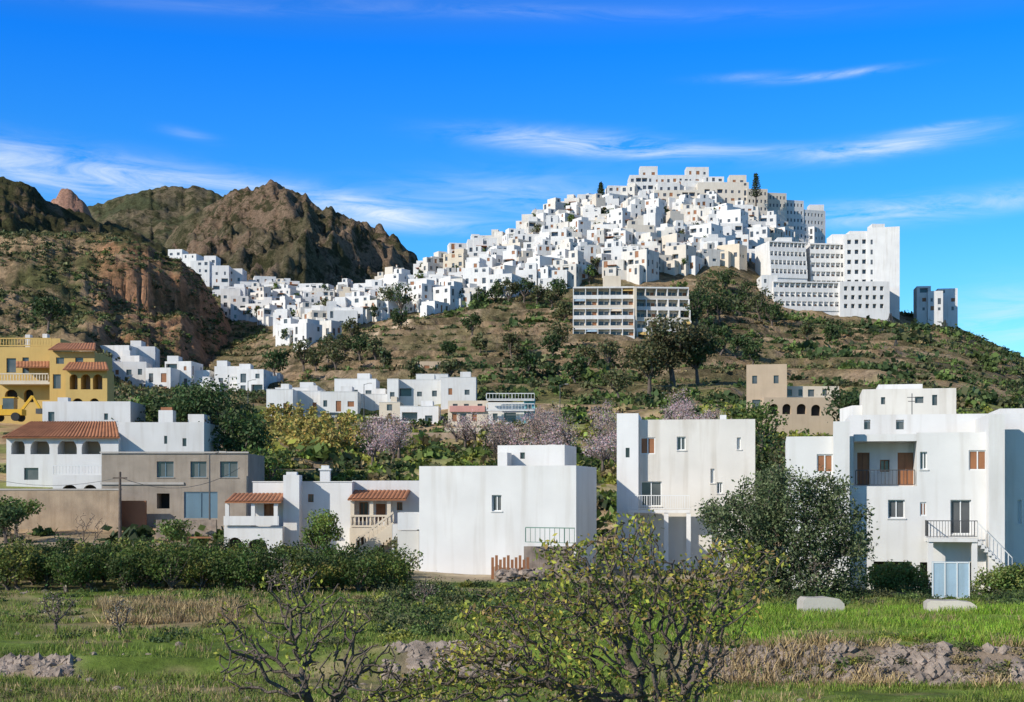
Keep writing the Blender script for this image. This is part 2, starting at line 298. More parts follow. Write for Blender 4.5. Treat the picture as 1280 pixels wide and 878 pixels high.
def wall(mb,x,y,ux,uy,w,z0,z1,mat,holes=(),frame=None):
    ix,iy=-uy,ux
    def pt(a,z,dp=0): return (x+ux*a+ix*dp,y+uy*a+iy*dp,z)
    hs=[h for h in holes if h[0]>0.02 and h[1]<w-.02 and h[2]>=z0 and h[3]<z1]
    xs=sorted({0,w}|{h[0] for h in hs}|{h[1] for h in hs});zs=sorted({z0,z1}|{h[2] for h in hs}|{h[3] for h in hs})
    for i in range(len(xs)-1):
        for j in range(len(zs)-1):
            ca=(xs[i]+xs[i+1])/2;cz=(zs[j]+zs[j+1])/2
            if any(h[0]<ca<h[1] and h[2]<cz<h[3] for h in hs): continue
            mb.face([pt(xs[i],zs[j]),pt(xs[i+1],zs[j]),pt(xs[i+1],zs[j+1]),pt(xs[i],zs[j+1])],mat)
    for a,b_,c,d,k in hs:
        dp,pm=KD[k];pm=pm or mat
        mb.face([pt(a,c,dp),pt(b_,c,dp),pt(b_,d,dp),pt(a,d,dp)],pm)
        mb.face([pt(a,c),pt(a,d),pt(a,d,dp),pt(a,c,dp)],mat);mb.face([pt(b_,c),pt(b_,c,dp),pt(b_,d,dp),pt(b_,d)],mat)
        mb.face([pt(a,c),pt(a,c,dp),pt(b_,c,dp),pt(b_,c)],mat);mb.face([pt(a,d),pt(b_,d),pt(b_,d,dp),pt(a,d,dp)],mat)
        if 'arch' in k:
            r=min((b_-a)/2,(d-c)*.6);cx=(a+b_)/2;n=8;hw=(b_-a)/2
            arc=[(cx-hw*math.cos(math.pi*t/n/1.0),d-r+r*math.sin(math.pi*t/n)-.003) for t in range(n+1)]
            for t in range(n):
                p,q_=arc[t],arc[t+1];cor=(a,d) if t<n/2 else (b_,d)
                mb.face([pt(p[0],p[1],.004),pt(q_[0],q_[1],.004),pt(cor[0],cor[1],.004)],mat)
                mb.face([pt(p[0],p[1],.004),pt(p[0],p[1],.35),pt(q_[0],q_[1],.35),pt(q_[0],q_[1],.004)],mat)
        if frame and k in('glass','wood','blue'):
            t=.07;e=dp-.05
            def bar(a0,c0,a1,c1,dd=0):
                q=[pt(a0,c0,e-dd),pt(a1,c0,e-dd),pt(a1,c1,e-dd),pt(a0,c1,e-dd)];mb.face(q,frame)
                mb.face([pt(a0,c0,e-dd),pt(a0,c1,e-dd),pt(a0,c1,dp),pt(a0,c0,dp)],frame);mb.face([pt(a1,c1,e-dd),pt(a1,c0,e-dd),pt(a1,c0,dp),pt(a1,c1,dp)],frame)
            bar(a,c,a+t,d);bar(b_-t,c,b_,d);bar(a+t,c,b_-t,c+t,.002);bar(a+t,d-t,b_-t,d,.002);mm=(a+b_)/2;bar(mm-t/2,c+t,mm+t/2,d-t,.004)
            if k=='glass':
                mb.face([pt(a-.08,c-.07,-.06),pt(b_+.08,c-.07,-.06),pt(b_+.08,c-.003,-.06),pt(a-.08,c-.003,-.06)],mat)
                mb.face([pt(a-.08,c-.003,-.06),pt(b_+.08,c-.003,-.06),pt(b_+.08,c-.003,.0),pt(a-.08,c-.003,.0)],mat)
def block(mb,x0,y0,z0,x1,y1,z1,mat,hf=(),hr=(),hb=(),hl=(),par=.45,roof='roof_cement',frame=None,coping=None):
    wall(mb,x0,y0,1,0,x1-x0,z0,z1,mat,hf,frame);wall(mb,x1,y0,0,1,y1-y0,z0,z1,mat,hr,frame)
    wall(mb,x1,y1,-1,0,x1-x0,z0,z1,mat,hb,frame);wall(mb,x0,y1,0,-1,y1-y0,z0,z1,mat,hl,frame)
    t=.2;o=[(x0,y0),(x1,y0),(x1,y1),(x0,y1)];i=[(x0+t,y0+t),(x1-t,y0+t),(x1-t,y1-t),(x0+t,y1-t)]
    for k in range(4):
        n=(k+1)%4
        mb.face([(*o[k],z1),(*o[n],z1),(*i[n],z1),(*i[k],z1)],mat);mb.face([(*i[k],z1),(*i[n],z1),(*i[n],z1-par),(*i[k],z1-par)],mat)
    mb.face([(*p,z1-par) for p in i],roof)
    if coping:
        c=.05
        mb.box(x0-c,y0-c,z1+.003,x1+c,y0+t+c,z1+.07,coping);mb.box(x0-c,y0+t+c,z1+.003,x0+t+c,y1+c,z1+.07,coping);mb.box(x1-t-c,y0+t+c,z1+.003,x1+c,y1+c,z1+.07,coping)
def autoholes(w,z0,h,rn,fh=2.9,sp=2.3,pr=.75,ww=1.05,wh=1.3,kinds=('glass','glass','glass','wood'),bal=.14):
    out=[];nf_=max(1,int(round(h/fh)));n=max(1,int(w/sp))
    if w<1.8: return out
    for f in range(nf_):
        for i in range(n):
            if rn.random()<pr:
                cx=(i+.5)*w/n+rn.uniform(-.2,.2);k=rn.choice(kinds);q=ww*rn.uniform(.6,1.3)
                v=rn.random()
                if v<bal: z=z0+f*fh+1.0;hh=1.5;q=min(w/n*.85,2.6);cx=(i+.5)*w/n;k='balc'
                elif v<.32: z=z0+f*fh+.05;hh=2.0
                else: z=z0+f*fh+.95;hh=wh*rn.uniform(.7,1.15)
                if z+hh<z0+h-.25 and cx-q/2>.2 and cx+q/2<w-.2: out.append((cx-q/2,cx+q/2,z,z+hh,k))
    return out
FOOT=[]
R=random.Random(11)
def house(name,x,y,z,yaw,w,dp,h,mat='white_plaster',under=4,extra=True,chim=True,rn=R,frame=None,pr=.75):
    mb=MB(x,y,z,yaw)
    f=autoholes(w,0,h,rn,pr=pr);r=autoholes(dp,0,h,rn,pr=pr*.8,bal=0);l=autoholes(dp,0,h,rn,pr=pr*.8,bal=0)
    block(mb,0,0,-under,w,dp,h,mat,f,r,(),l,frame=frame,par=rn.choice([.3,.6,.9]))
    if extra and rn.random()<.65:
        a=rn.uniform(0.3,w*.5);b_=min(w-.3,a+rn.uniform(2.2,4));c=rn.uniform(.8,dp*.4)
        block(mb,a,c,h-1,b_,dp-.3,h+rn.uniform(1.2,2.4),mat,autoholes(b_-a,h-.5,2.9,rn,pr=.8,bal=0),par=.2)
    if chim and rn.random()<.6:
        a=rn.uniform(.4,w-.9);mb.box(a,dp*.7,h-1,a+.45,dp*.7+.45,h+1.1,mat);mb.box(a-.06,dp*.7-.06,h+1.1,a+.51,dp*.7+.51,h+1.2,'terracotta')
    if rn.random()<.45 and w>4:
        a=rn.uniform(0.1,w*.4);q=rn.uniform(1.5,3.0);mb_z=min(h*.5,3)
        block(mb,a,-q,-under,a+w*.5,-.003,mb_z,mat,autoholes(w*.5,0,mb_z,rn,pr=.8,bal=0),par=.7)
        if rn.random()<.3 and h>5: mb.box(a+.1,-q+.25,h*.5+.8,a+w*.5-.1,-.01,h*.5+.92,'terracotta')
    FOOT.append((x+w/2,y+dp/2,max(w,dp)*.75));return mb.done(name)
def blk(mb,pa,pb,rt,rb,d,dp,mat,holes=(),yaw=0,par=.45,hr=(),hl=(),frame=None,under=0,auto=None,coping=None,roof='roof_cement'):
    s=K*d;x=X(pa,d);mb.at(x,d,0,yaw);w=(pb-pa)*s/math.cos(math.radians(yaw))
    z0=zr(rb,d)-under;z1=zr(rt,d)
    H=[((a-pa)*w/(pb-pa),(b_-pa)*w/(pb-pa),zr(r2,d),zr(r1,d),k) for a,b_,r1,r2,k in holes]
    if auto is not None:
        H+=autoholes(w,zr(rb,d),z1-zr(rb,d),R,pr=auto);hr=autoholes(dp,zr(rb,d),z1-zr(rb,d),R,pr=auto*.8,bal=0);hl=autoholes(dp,zr(rb,d),z1-zr(rb,d),R,pr=auto*.8,bal=0)
    block(mb,0,0,z0,w,dp,z1,mat,H,hr,(),hl,par=par,frame=frame,coping=coping,roof=roof)
    FOOT.append((x+w/2,d+dp/2,max(w,dp)*.7))
class RF:
    """oblique building frame: survey bearings -> wall coordinates"""
    def __init__(s,px,d,yaw): s.x=X(px,d);s.y=d;s.t=math.radians(yaw);s.yaw=yaw;s.c=math.cos(s.t);s.s=math.sin(s.t)
    def l(s,p,ly=0):
        k=(p-640)*K;return (k*s.y-s.x+ly*(s.s+k*s.c))/(s.c-k*s.s)
    def Y(s,lx,ly=0): return s.y+lx*s.s+ly*s.c
    def z(s,p,row,ly=0): return zr(row,s.Y(s.l(p,ly),ly))
def blkr(mb,f,pa,pb,rt,rb,ly,dp,mat,holes=(),frame=None,par=.45,under=0,**k):
    mb.at(f.x,f.y,0,f.yaw);x0=f.l(pa,ly);x1=f.l(pb,ly);z1=f.z(pa,rt,ly);z0=f.z(pa,rb,ly)-under
    H=[(f.l(a,ly)-x0,f.l(b_,ly)-x0,f.z(a,r2,ly),f.z(a,r1,ly),kk) for a,b_,r1,r2,kk in holes]
    wall(mb,x0,ly,1,0,x1-x0,z0,z1,mat,H,frame);wall(mb,x1,ly,0,1,dp,z0,z1,mat);wall(mb,x1,ly+dp,-1,0,x1-x0,z0,z1,mat);wall(mb,x0,ly+dp,0,-1,dp,z0,z1,mat)
    t=.2;o=[(x0,ly),(x1,ly),(x1,ly+dp),(x0,ly+dp)];i=[(x0+t,ly+t),(x1-t,ly+t),(x1-t,ly+dp-t),(x0+t,ly+dp-t)]
    for kq in range(4):
        n=(kq+1)%4
        mb.face([(*o[kq],z1),(*o[n],z1),(*i[n],z1),(*i[kq],z1)],mat);mb.face([(*i[kq],z1),(*i[n],z1),(*i[n],z1-par),(*i[kq],z1-par)],mat)
    mb.face([(*p,z1-par) for p in i],'roof_cement')
def pxm(*a,**k):
    name=a[0];mb=MB(X(a[1],a[5]),a[5],zr(a[4],a[5]));blk(mb,*a[1:],**k);return mb.done(name)
def rail(mb,x0,y0,x1,y1,z,h,mat,sp=.16,t=.035,z2=None):
    z2=z if z2 is None else z2
    L=math.hypot(x1-x0,y1-y0);n=max(2,int(L/sp))
    mb.beam((x0,y0,z+h),(x1,y1,z2+h),t*1.6,mat);mb.beam((x0,y0,z+.1),(x1,y1,z2+.1),t,mat)
    for i in range(n+1):
        u=i/n;mb.beam((x0+(x1-x0)*u,y0+(y1-y0)*u,z+(z2-z)*u+.1),(x0+(x1-x0)*u,y0+(y1-y0)*u,z+(z2-z)*u+h-.02),t*(1.6 if i%8==0 else .8),mat)
def tiles(mb,a,b_,c,d,mat='terracotta',rib=.3,amp=.06,th=.12):
    a,b_,c,d=[np.array(q,float) for q in (a,b_,c,d)];n=max(2,int(np.linalg.norm(b_-a)/rib))*6
    up=np.cross(b_-a,d-a);up/=np.linalg.norm(up)
    if up[2]<0: up=-up
    lo=[];hi=[]
    for i in range(n+1):
        u=i/n;o=up*(amp*abs(math.sin(u*n/6*math.pi)))
        lo.append(mb.P(a+(b_-a)*u+o));hi.append(mb.P(d+(c-d)*u+o))
    mi=mb.mat(mat)
    for i in range(n): mb.f.append([lo[i],lo[i+1],hi[i+1],hi[i]]);mb.m.append(mi)
    dn=-up*th
    q=[a+dn,b_+dn,c+dn,d+dn];mb.face([q[3],q[2],q[1],q[0]],mat)
    mb.face([a+dn,b_+dn,b_,a],mat);mb.face([b_+dn,c+dn,c,b_],mat);mb.face([d+dn,a+dn,a,d],mat);mb.face([c+dn,d+dn,d,c],mat)
def baluster(mb,x0,y0,x1,y1,z,h,mat='white_paint',z2=None,sp=.28):
    z2=z if z2 is None else z2
    mb.beam((x0,y0,z+h),(x1,y1,z2+h),.14,mat);mb.beam((x0,y0,z+.08),(x1,y1,z2+.08),.14,mat);n=max(2,int(math.hypot(x1-x0,y1-y0)/sp))
    for i in range(n+1):
        u=i/n;xx=x0+(x1-x0)*u;yy=y0+(y1-y0)*u;zz=z+(z2-z)*u
        mb.beam((xx,yy,zz+.15),(xx,yy,zz+h*.5),.06,mat,.12);mb.beam((xx,yy,zz+h*.5),(xx,yy,zz+h-.07),.12,mat,.06)
WP='white_plaster';WA='white_plaster_aged'
# ---------------------------------------------------------------- near buildings
mb=MB(X(524,90),90,0)
blk(mb,524,718,583,720,92.5,7,WP,[(615,627,619,639,'glass')],yaw=-14,under=1,frame='white_paint')
blk(mb,622,705,557,590,97,4,WP,[(650,656,566,574,'glass')],yaw=-14)
blk(mb,684,694,556,566,96.5,.6,WP,yaw=-14,par=.1)
blk(mb,622,634,566,590,95.6,1.2,WP,yaw=-14,par=.3)
blk(mb,497,526,641,662,93,3,WP,par=.8)
mb.at(0,0,0,0);mb.box(X(497,93),93,zr(722,93)-1,X(523.6,93),94.6,zr(664,93),WA)
mb.done('white_box_house')
mb=MB(X(655,86),86,0)
mb.at(0,0,0);rail(mb,X(657,88.5),88.5,X(718,86.5),86.5,zr(680,88),1.0,'green_metal',sp=.35,t=.04)
mb.box(X(655,88),88.7,zr(724,88)-.5,X(718,88),89.3,zr(684,88),'stone')
for i in range(10):
    mb.box(X(614,87)+i*.24,87,zr(730,87)-.3,X(614,87)+i*.24+.17,87.06,zr(697,87)+.15*math.sin(i*2.1),'wood')
mb.done('terrace_railing')
f=RF(772,100,-7);mb=MB(f.x,f.y,0)
blkr(mb,f,798.1,944,525,700,.6,8,WA,[(800.5,819,547,568,'wood'),(846,857,546,563,'glass'),(801,827,602,633,'glass'),(888,893,586,604,'glass'),(896,903,603,617,'glass'),(921,926,547,562,'glass'),(893,899,650,665,'glass')],frame='white_paint',under=3)
blkr(mb,f,771,798,517,700,0,9,WP,[(782,787,560,572,'glass')],under=3)
z=f.z(800,641);mb.box(f.l(785,-1.3),-1.4,z,f.l(862,-1.3),-.003,z+.2,WP);rail(mb,f.l(785,-1.3),-1.35,f.l(862,-1.3),-1.35,z+.2,1.0,'white_paint')
for p in (787,830,858): mb.box(f.l(p,-1.3),-1.35,-2,f.l(p,-1.3)+.3,-1.05,z-.003,WP)
mb.box(f.l(900,5),5,f.z(900,525,5)-1,f.l(908,5),5.6,f.z(900,519,5),WP)
mb.done('tall_white_house')
f=RF(983,85,-10.5);mb=MB(f.x,f.y,0);fr='white_paint'
blkr(mb,f,983,1067,546,742,0,9,WP,[(1021,1041,568,591,'wood'),(1000,1012,640,652,'glass')],frame=fr,under=1)
blkr(mb,f,1042,1062,527,742,-.8,.795,WP,par=.2,under=1)
blkr(mb,f,1067.1,1146,608,742,.3,8.5,WP,[(1110,1131,625,648,'glass'),(1092,1140,702,742,'dark')],frame=fr)
blkr(mb,f,1067.2,1146,546,609,2.4,6,WP,[(1071.5,1087,566,607,'wood'),(1122,1143,566,607,'wood'),(1100,1112,575,590,'glass')],frame='wood')
x0=f.l(1067.6,.31);x1=f.l(1146,.31)-.005;z=f.z(1067,552,.31);mb.box(x0,.31,z,x1,2.395,z+.42,WP)
z=f.z(1067,608,.3);rail(mb,x0+.1,.4,x1-.1,.4,z+.003,.95,'dark_metal',sp=.2,t=.03)
blkr(mb,f,1146,1236,541,742,.3,8.6,WP,[(1150,1159,565,587,'glass'),(1211,1233,563,588,'wood'),(1188,1214,625,668,'glass'),(1150,1158,628,645,'wood'),(1150,1176,703,742,'dark'),(1190,1222,703,742,'dark')],frame=fr)
blkr(mb,f,1236.1,1256,518,742,-1,9.8,WP,par=.2,under=1)
blkr(mb,f,1256.1,1420,537,742,.6,8.4,WP,[(1290,1310,563,590,'wood'),(1340,1360,563,590,'wood'),(1272,1277,625,655,'glass'),(1310,1340,625,668,'glass')],frame=fr,under=1)
blkr(mb,f,1062,1430,519,548,5,6,WP,[(1080,1088,525,537,'glass'),(1120,1130,525,537,'glass')])
blkr(mb,f,1250,1425,511,530,8,5,WP)
zb=f.z(1190,673,-1.3);xa=f.l(1160,-1.3);xb=f.l(1222,-1.3)
mb.box(xa,-1.3,zb-.22,xb,.295,zb,WP);rail(mb,xa,-1.25,xb,-1.25,zb,1.0,'dark_metal',sp=.16,t=.03);rail(mb,xa,-1.25,xa,.2,zb,1.0,'dark_metal',sp=.2,t=.03)
for i in range(10): mb.box(xb+.02+i*.19,-1.3,zb-.4-i*.2,xb+.02+(i+1)*.19,-.3,zb-.18-i*.2,WP)
rail(mb,xb+.02,-1.28,xb+1.9,-1.28,zb-.1,1.0,'white_paint',z2=zb-2.1,sp=.2,t=.03)
for xx in (xa,xb-.3): mb.box(xx,-1.2,-.5,xx+.3,-.9,zb-.223,WP)
xt=f.l(1140,7);zt=f.z(1140,492,7);mb.beam((xt,7,zt-3),(xt,7,zt),.05,'dark_metal');mb.beam((xt-.3,7,zt-.25),(xt+.3,7,zt-.25),.04,'dark_metal');mb.beam((xt-.25,7,zt-.5),(xt+.25,7,zt-.5),.04,'dark_metal')
mb.done('large_white_modern_house')
mb=MB(X(1078,125),125,0)
blk(mb,1078,1188,487,560,125,8,WA,[(1140,1150,497,505,'glass'),(1160,1166,495,508,'glass'),(1100,1105,497,506,'glass')],under=2,yaw=-12)
blk(mb,1098,1150,481,490,128,5,WP,par=.3,yaw=-12);blk(mb,1066,1078,507,560,126,5,WP,under=2)
mb.done('white_hillside_house')
pxm('white_hillside_house',1200,1242,528,575,118,7,WP,auto=.6,under=2)
d=105;mb=MB(X(280,d),d,0)
blk(mb,316,440,603,694,d+1.5,8,WP,[(330,343,630,655,'wood'),(385,392,618,628,'glass'),(392,414,660,672,'glass')],frame='wood',under=1.5,coping=WP)
blk(mb,440,524,601,694,d+3,7,WP,[(449,460,628,652,'glass'),(470,482,630,652,'wood'),(496,503,628,638,'glass')],frame='wood',under=1.5)
blk(mb,354,374,594,694,d,1.5-.005,WP,par=.2,under=1.5);mb.at(0,0,0)
mb.box(X(357,d),d+.3,zr(594,d),X(370,d),d+1,zr(590,d),WP);
x0=X(400,d+5);mb.box(x0,d+5,zr(606,d+5)-.5,x0+.75,d+5.7,zr(588,d+5),WP);mb.box(x0-.1,d+4.9,zr(588,d+5),x0+.85,d+5.8,zr(586,d+5),WP);mb.box(x0+.08,d+5.1,zr(586,d+5),x0+.67,d+5.6,zr(582,d+5),WP)
e=zr(627,d);rt=zr(617,d)
tiles(mb,(X(283,d-1),d-1.6,e),(X(353,d-1),d-1.6,e),(X(353,d),d+1.48,rt),(X(287,d),d+1.48,rt))
for p in (286,318,346): mb.box(X(p,d),d-1.35,zr(656.4,d),X(p,d)+.28,d-1.07,e-.15,WP)
mb.box(X(284,d),d-1.0,zr(658,d),X(315.8,d),d+1.4,zr(656.5,d),WP);mb.box(X(284,d),d-1.34,zr(656.5,d),X(352,d),d-1.16,zr(645,d),WP)
blk(mb,280,353,658.5,694,d-1.1,2.5,WP,[(284,303,672,689,'darkarch'),(309,334,674,690,'darkarch')],under=1.5,par=.05)
tiles(mb,(X(268,d-2.5),d-2.6,zr(667,d)),(X(340,d-2.5),d-2.6,zr(667,d)),(X(340,d),d-1.12,zr(657,d)),(X(276,d),d-1.12,zr(657,d)))
mb.at(0,0,0);mb.beam((X(242,d),d-2.2,zr(671,d)),(X(272,d),d-2.2,zr(671,d)),.12,'wood');mb.beam((X(243,d),d-2.2,zr(695,d)-1),(X(243,d),d-2.2,zr(671,d)),.1,'wood')
e=zr(624,d);rt=zr(613,d)
tiles(mb,(X(434,d),d+.2,e),(X(507,d),d+.2,e),(X(513,d+3),d+2.98,rt),(X(443,d+3),d+2.98,rt))
for p in (437,461,483): mb.box(X(p,d),d+.5,zr(660,d),X(p,d)+.28,d+.78,e-.15,'cream_plaster')
blk(mb,437,490,660,694,d+.4,2.59,'cream_plaster',[(445,458,670,692,'darkarch'),(465,480,670,692,'darkarch')],under=1.5,par=.05);mb.at(0,0,0)
baluster(mb,X(438,d),d+.45,X(487,d),d+.45,zr(659.5,d),.85,'cream_plaster')
for i in range(12):
    a=491-i*3.9;z_=zr(655+i*3.0,d-1);mb.box(X(a-4,d-1),d-1.4,z_-1.0,X(a,d-1)-.004,d-.2,z_,'cream_plaster')
baluster(mb,X(492,d-1),d-1.3,X(446,d-1),d-1.3,zr(655,d-1),.85,'cream_plaster',z2=zr(690,d-1))
mb.box(X(492,d),d-1.4,zr(694,d)-1,X(523,d),d+2.9,zr(655,d),WP)
mb.done('white_villa_with_tiled_porches')
d=120;mb=MB(X(127,d),d,0)
blk(mb,127,310,567,660,d,8,'concrete_block',[(196,217,577,597,'glass'),(238,258,577,597,'glass'),(275,297,577,597,'glass'),(230,272,615,648,'blue'),(196,212,617,636,'dark')],under=2,frame='blue_door',hl=[(2,4,zr(600,d),zr(580,d),'glass')])
mb.at(0,0,0);mb.box(X(126,d),d-.12,zr(606,d),X(230,d),d-.003,zr(603,d),'roof_cement');mb.box(X(125,d),d-.15,zr(569,d)+.15,X(311,d),d+.1,zr(567,d)+.15,'roof_cement')
mb.box(X(152,d),d-1.5,zr(668,d)-1,X(188,d),d-1.2,zr(626,d),'brick_red')
mb.done('unfinished_concrete_house')
mb=MB(X(0,116),116,0);mb.at(0,0,0)
mb.box(X(-120,117),117,zr(668,117)-2,X(150,117),117.4,zr(613,117),'earth_wall');mb.box(X(-121,117),116.95,zr(613,117),X(150.5,117),117.45,zr(611,117),'roof_cement')
mb.done('garden_wall')
mb=MB(X(195,112),112,0);mb.at(0,0,0);mb.box(X(195,112),112,zr(672,112)-2,X(270,112),112.4,zr(650,112),'stone');mb.done('stone_retaining_wall')
mb=MB(X(150,100),100,0);mb.at(0,0,0);mb.box(X(-40,106),106,zr(700,106)-2,X(240,106),106.5,zr(682,106)+.1,'stone');mb.done('stone_retaining_wall')
d=140;mb=MB(X(8,d),d,0)
blk(mb,8,148,546,640,d,9,WP,[(14,31,550,568,'arch'),(38,62,549,568,'arch'),(72,96,549,568,'arch'),(102,126,549,568,'arch'),(30,48,585,600,'glass'),(108,116,598,606,'glass')],under=2,frame=None)
mb.at(0,0,0)
ax,bx=X(5,d),X(152,d)
tiles(mb,(ax,d-.6,zr(547,d)),(bx,d-.6,zr(547,d)),(X(143,d+4),d+4.6,zr(527,d+4)),(X(36,d+4),d+4.6,zr(527,d+4)),rib=.35,amp=.08)
tiles(mb,(ax,d+9.5,zr(547,d)),(ax,d-.6,zr(547,d)),(X(36,d+4),d+4.6,zr(527,d+4)),(X(36,d+4),d+5.2,zr(527,d+4)),rib=.35,amp=.08)
blk(mb,148.2,255,528,640,d+1,8,WP,[(165,170,570,580,'glass'),(205,209,545,555,'glass'),(228,233,548,558,'glass')],under=2)
blk(mb,53,163,502,545,d+7,6,WP,[(60,68,515,527,'glass'),(130,135,517,525,'glass')])
blk(mb,72,85,497,504,d+9,1,WP,par=.1);blk(mb,198,216,513,532,d+4,1.4,WP,par=.2);blk(mb,235,255,518,530,d+5,3,WP)
blk(mb,66,130,594,640,d-4,3.995,WP,[(76,98,606,625,'darkarch'),(103,122,606,625,'darkarch')],under=2)
mb.at(0,0,0);mb.box(X(200,d+4),d+4.3,zr(513,d+4),X(214,d+4),d+5,zr(509,d+4),'terracotta')
rail(mb,X(66,d-4),d-3.9,X(130,d-4),d-3.9,zr(594,d-4),.9,'white_paint',sp=.3,t=.05)
mb.done('white_villa_with_arcade')
d=180;mb=MB(X(0,d),d,0);OP='ochre_plaster'
blk(mb,-70,66,434,525,d,9,OP,[(8,20,448,466,'glass'),(28,36,447,467,'glass'),(-30,-10,448,470,'glass'),(6,22,487,503,'darkarch'),(30,42,487,503,'darkarch'),(-40,-20,487,503,'darkarch')],under=3)
blk(mb,62,118,440,525,d-2,8,OP,[(70,80,447,455,'glass'),(94,104,447,455,'glass'),(66,76,468,486,'glass')],under=3,par=.05)
blk(mb,82,134,463,525,d-5,2.995,OP,[(87,97,468,487,'arch'),(101,113,468,487,'arch'),(116,128,468,487,'arch'),(90,104,498,512,'darkarch'),(112,124,498,512,'darkarch')],under=3,par=.05)
mb.at(0,0,0)
baluster(mb,X(-70,d),d+.1,X(64,d),d+.1,zr(433,d),1.0,OP,sp=.35);mb.box(X(28,d),d+3,zr(434,d),X(66,d),d+8,zr(420,d),OP);mb.box(X(40,d),d+4,zr(420,d),X(46,d),d+5,zr(413,d),WP);mb.box(X(18,d),d+4,zr(434,d),X(24,d),d+5,zr(414,d),WP)
tiles(mb,(X(60,d-3),d-3,zr(437,d-3)),(X(119,d-3),d-3,zr(437,d-3)),(X(114,d),d+2,zr(427,d)),(X(66,d),d+2,zr(427,d)),rib=.4)
tiles(mb,(X(78,d-6),d-6,zr(462,d-6)),(X(136,d-6),d-6,zr(462,d-6)),(X(133,d-2),d-2.01,zr(453,d-2)),(X(86,d-2),d-2.01,zr(453,d-2)),rib=.4)
tiles(mb,(X(20,d-2),d-2,zr(459,d-2)),(X(62,d-2),d-2,zr(459,d-2)),(X(62,d),d-.01,zr(452,d)),(X(20,d),d-.01,zr(452,d)),rib=.4)
mb.box(X(-5,d-2),d-2,zr(482,d),X(62,d-2),d-.01,zr(479,d),'cream_plaster');baluster(mb,X(-5,d-2),d-1.9,X(60,d-2),d-1.9,zr(479,d),1.0,'cream_plaster',sp=.35)
mb.done('ochre_villa')
gx,gd=10,168;z=zr(527,gd);mb=MB(X(gx,gd),gd,z,0);YL='machine_yellow'
for xx in (-1.3,1.2):
    for yy in ((-1.1,-.7),(.7,1.1)): mb.wheel(xx,yy[0],yy[1],.5,.5,'rubber')
mb.box(-1.9,-.8,.7,1.9,.8,1.4,YL);mb.box(-1.8,-.6,1.4,-.5,.6,1.9,YL);mb.box(-.4,-.65,1.4,.9,.65,2.7,'glass');mb.box(-.5,-.7,2.7,1,.7,2.85,YL)
mb.beam((1.6,0,1.3),(2.9,0,3.0),.3,YL);mb.beam((2.9,0,3.0),(3.8,0,1.5),.25,YL);mb.box(3.4,-.4,.9,4.1,.4,1.5,'dark_metal');mb.beam((-1.8,0,1),(-2.9,0,.5),.25,YL);mb.box(-3.3,-1,.1,-2.7,1,.9,YL)
mb.done('excavator')
d=215;mb=MB(X(933,d),d,0)
blk(mb,933,982,456,530,d+3,8,'beige_plaster_and_arch_shade',[(940,946,470,480,'glass'),(966,972,470,480,'glass'),(940,950,500,512,'glass')],under=3,yaw=-10)
blk(mb,955,1050,497,530,d,8,'beige_plaster_and_arch_shade',[(962,973,505,518,'darkarch'),(978,989,505,518,'darkarch'),(996,1008,505,518,'darkarch'),(1014,1026,506,520,'darkarch')],under=4)
blk(mb,975,1049,483,500,d+4,4,'cream_plaster',[(984,990,487,495,'glass'),(998,1003,487,495,'glass'),(1010,1018,487,496,'glass'),(1028,1034,487,495,'glass')])
mb.done('beige_hillside_house')
# ---------------------------------------------------------------- mid-distance houses
def at_terrain(name,pa,pb,rt,d,dp,mat=WP,auto=.7,yaw=0,rb=None,**k):
    zb=min(H1(pa,d),H1(pb,d));rb_=HR-(zb-CZ)/(K*d)
    rb=rb_ if rb is None else rb
    mb=MB(X(pa,d),d,0);blk(mb,pa,pb,rt,rb,d,dp,mat,yaw=yaw,auto=auto,under=2.5,**k);return mb.done(name)
for pa,pb,rt,rb,d,mt in [(333,366,487,518,262,WP),(366,402,489,517,268,WP),(344,400,485,500,275,WP),(400,447,490,515,266,WP),(418,470,474,500,280,WP),(446,488,493,508,272,WP),(484,498,474,505,270,WP),(498,551,475,502,272,WP),(551,595,472,500,268,WP),(520,560,468,480,282,WP),
   (500,548,508,534,240,WP),(474,500,503,520,255,'cream_plaster')]:
    mb=MB(X(pa,d),d,0);blk(mb,pa,pb,rt,rb,d,8,mt,auto=.95,under=8,coping=WP);
    if R.random()<.6:
        blk(mb,pa+(pb-pa)*.55,pa+(pb-pa)*.85,rt-7,rt+3,d+3,4,mt,auto=.8)
    mb.done('white_row_house')
mb=MB(X(560,238),238,0)
blk(mb,560,610,501,531,238,8,'cream_plaster',[(565,571,517,527,'wood'),(575,583,517,528,'glass'),(590,596,517,527,'wood'),(566,572,505,511,'glass'),(580,586,505,511,'glass'),(597,603,505,511,'glass')],under=6)
blk(mb,562,606,507.5,515,237.6,.39,'pink_plaster',par=.1)
blk(mb,610.1,655,503,531,238,8,WP,[(616,622,517,527,'glass'),(630,645,516,528,'glass')],under=6)
blk(mb,655.1,669,499,531,237,7,'turquoise_plaster',[(658,665,506,514,'glass')],under=6)
mb.at(0,0,0)
for zz in (514,501): mb.box(X(608,236),236,zr(zz,236),X(668,236),236.99,zr(zz-1.5,236),WP);rail(mb,X(608,236),236.1,X(668,236),236.1,zr(zz-1.5,236),1,'white_paint',sp=.5,t=.08)
mb.box(X(556,232),232,zr(545,232)-2,X(672,232),232.5,zr(535,232),'cream_plaster')
mb.done('pink_and_turquoise_house')
pxm('beige_farmhouse',515,566,452,468,330,6,'beige_plaster_and_arch_shade',auto=.7,under=5);
mb=MB(X(330,255),255,0);mb.at(0,0,0);mb.box(X(330,254),254,zr(530,254)-2,X(500,254),254.5,zr(521,254),WA);mb.done('white_retaining_wall')
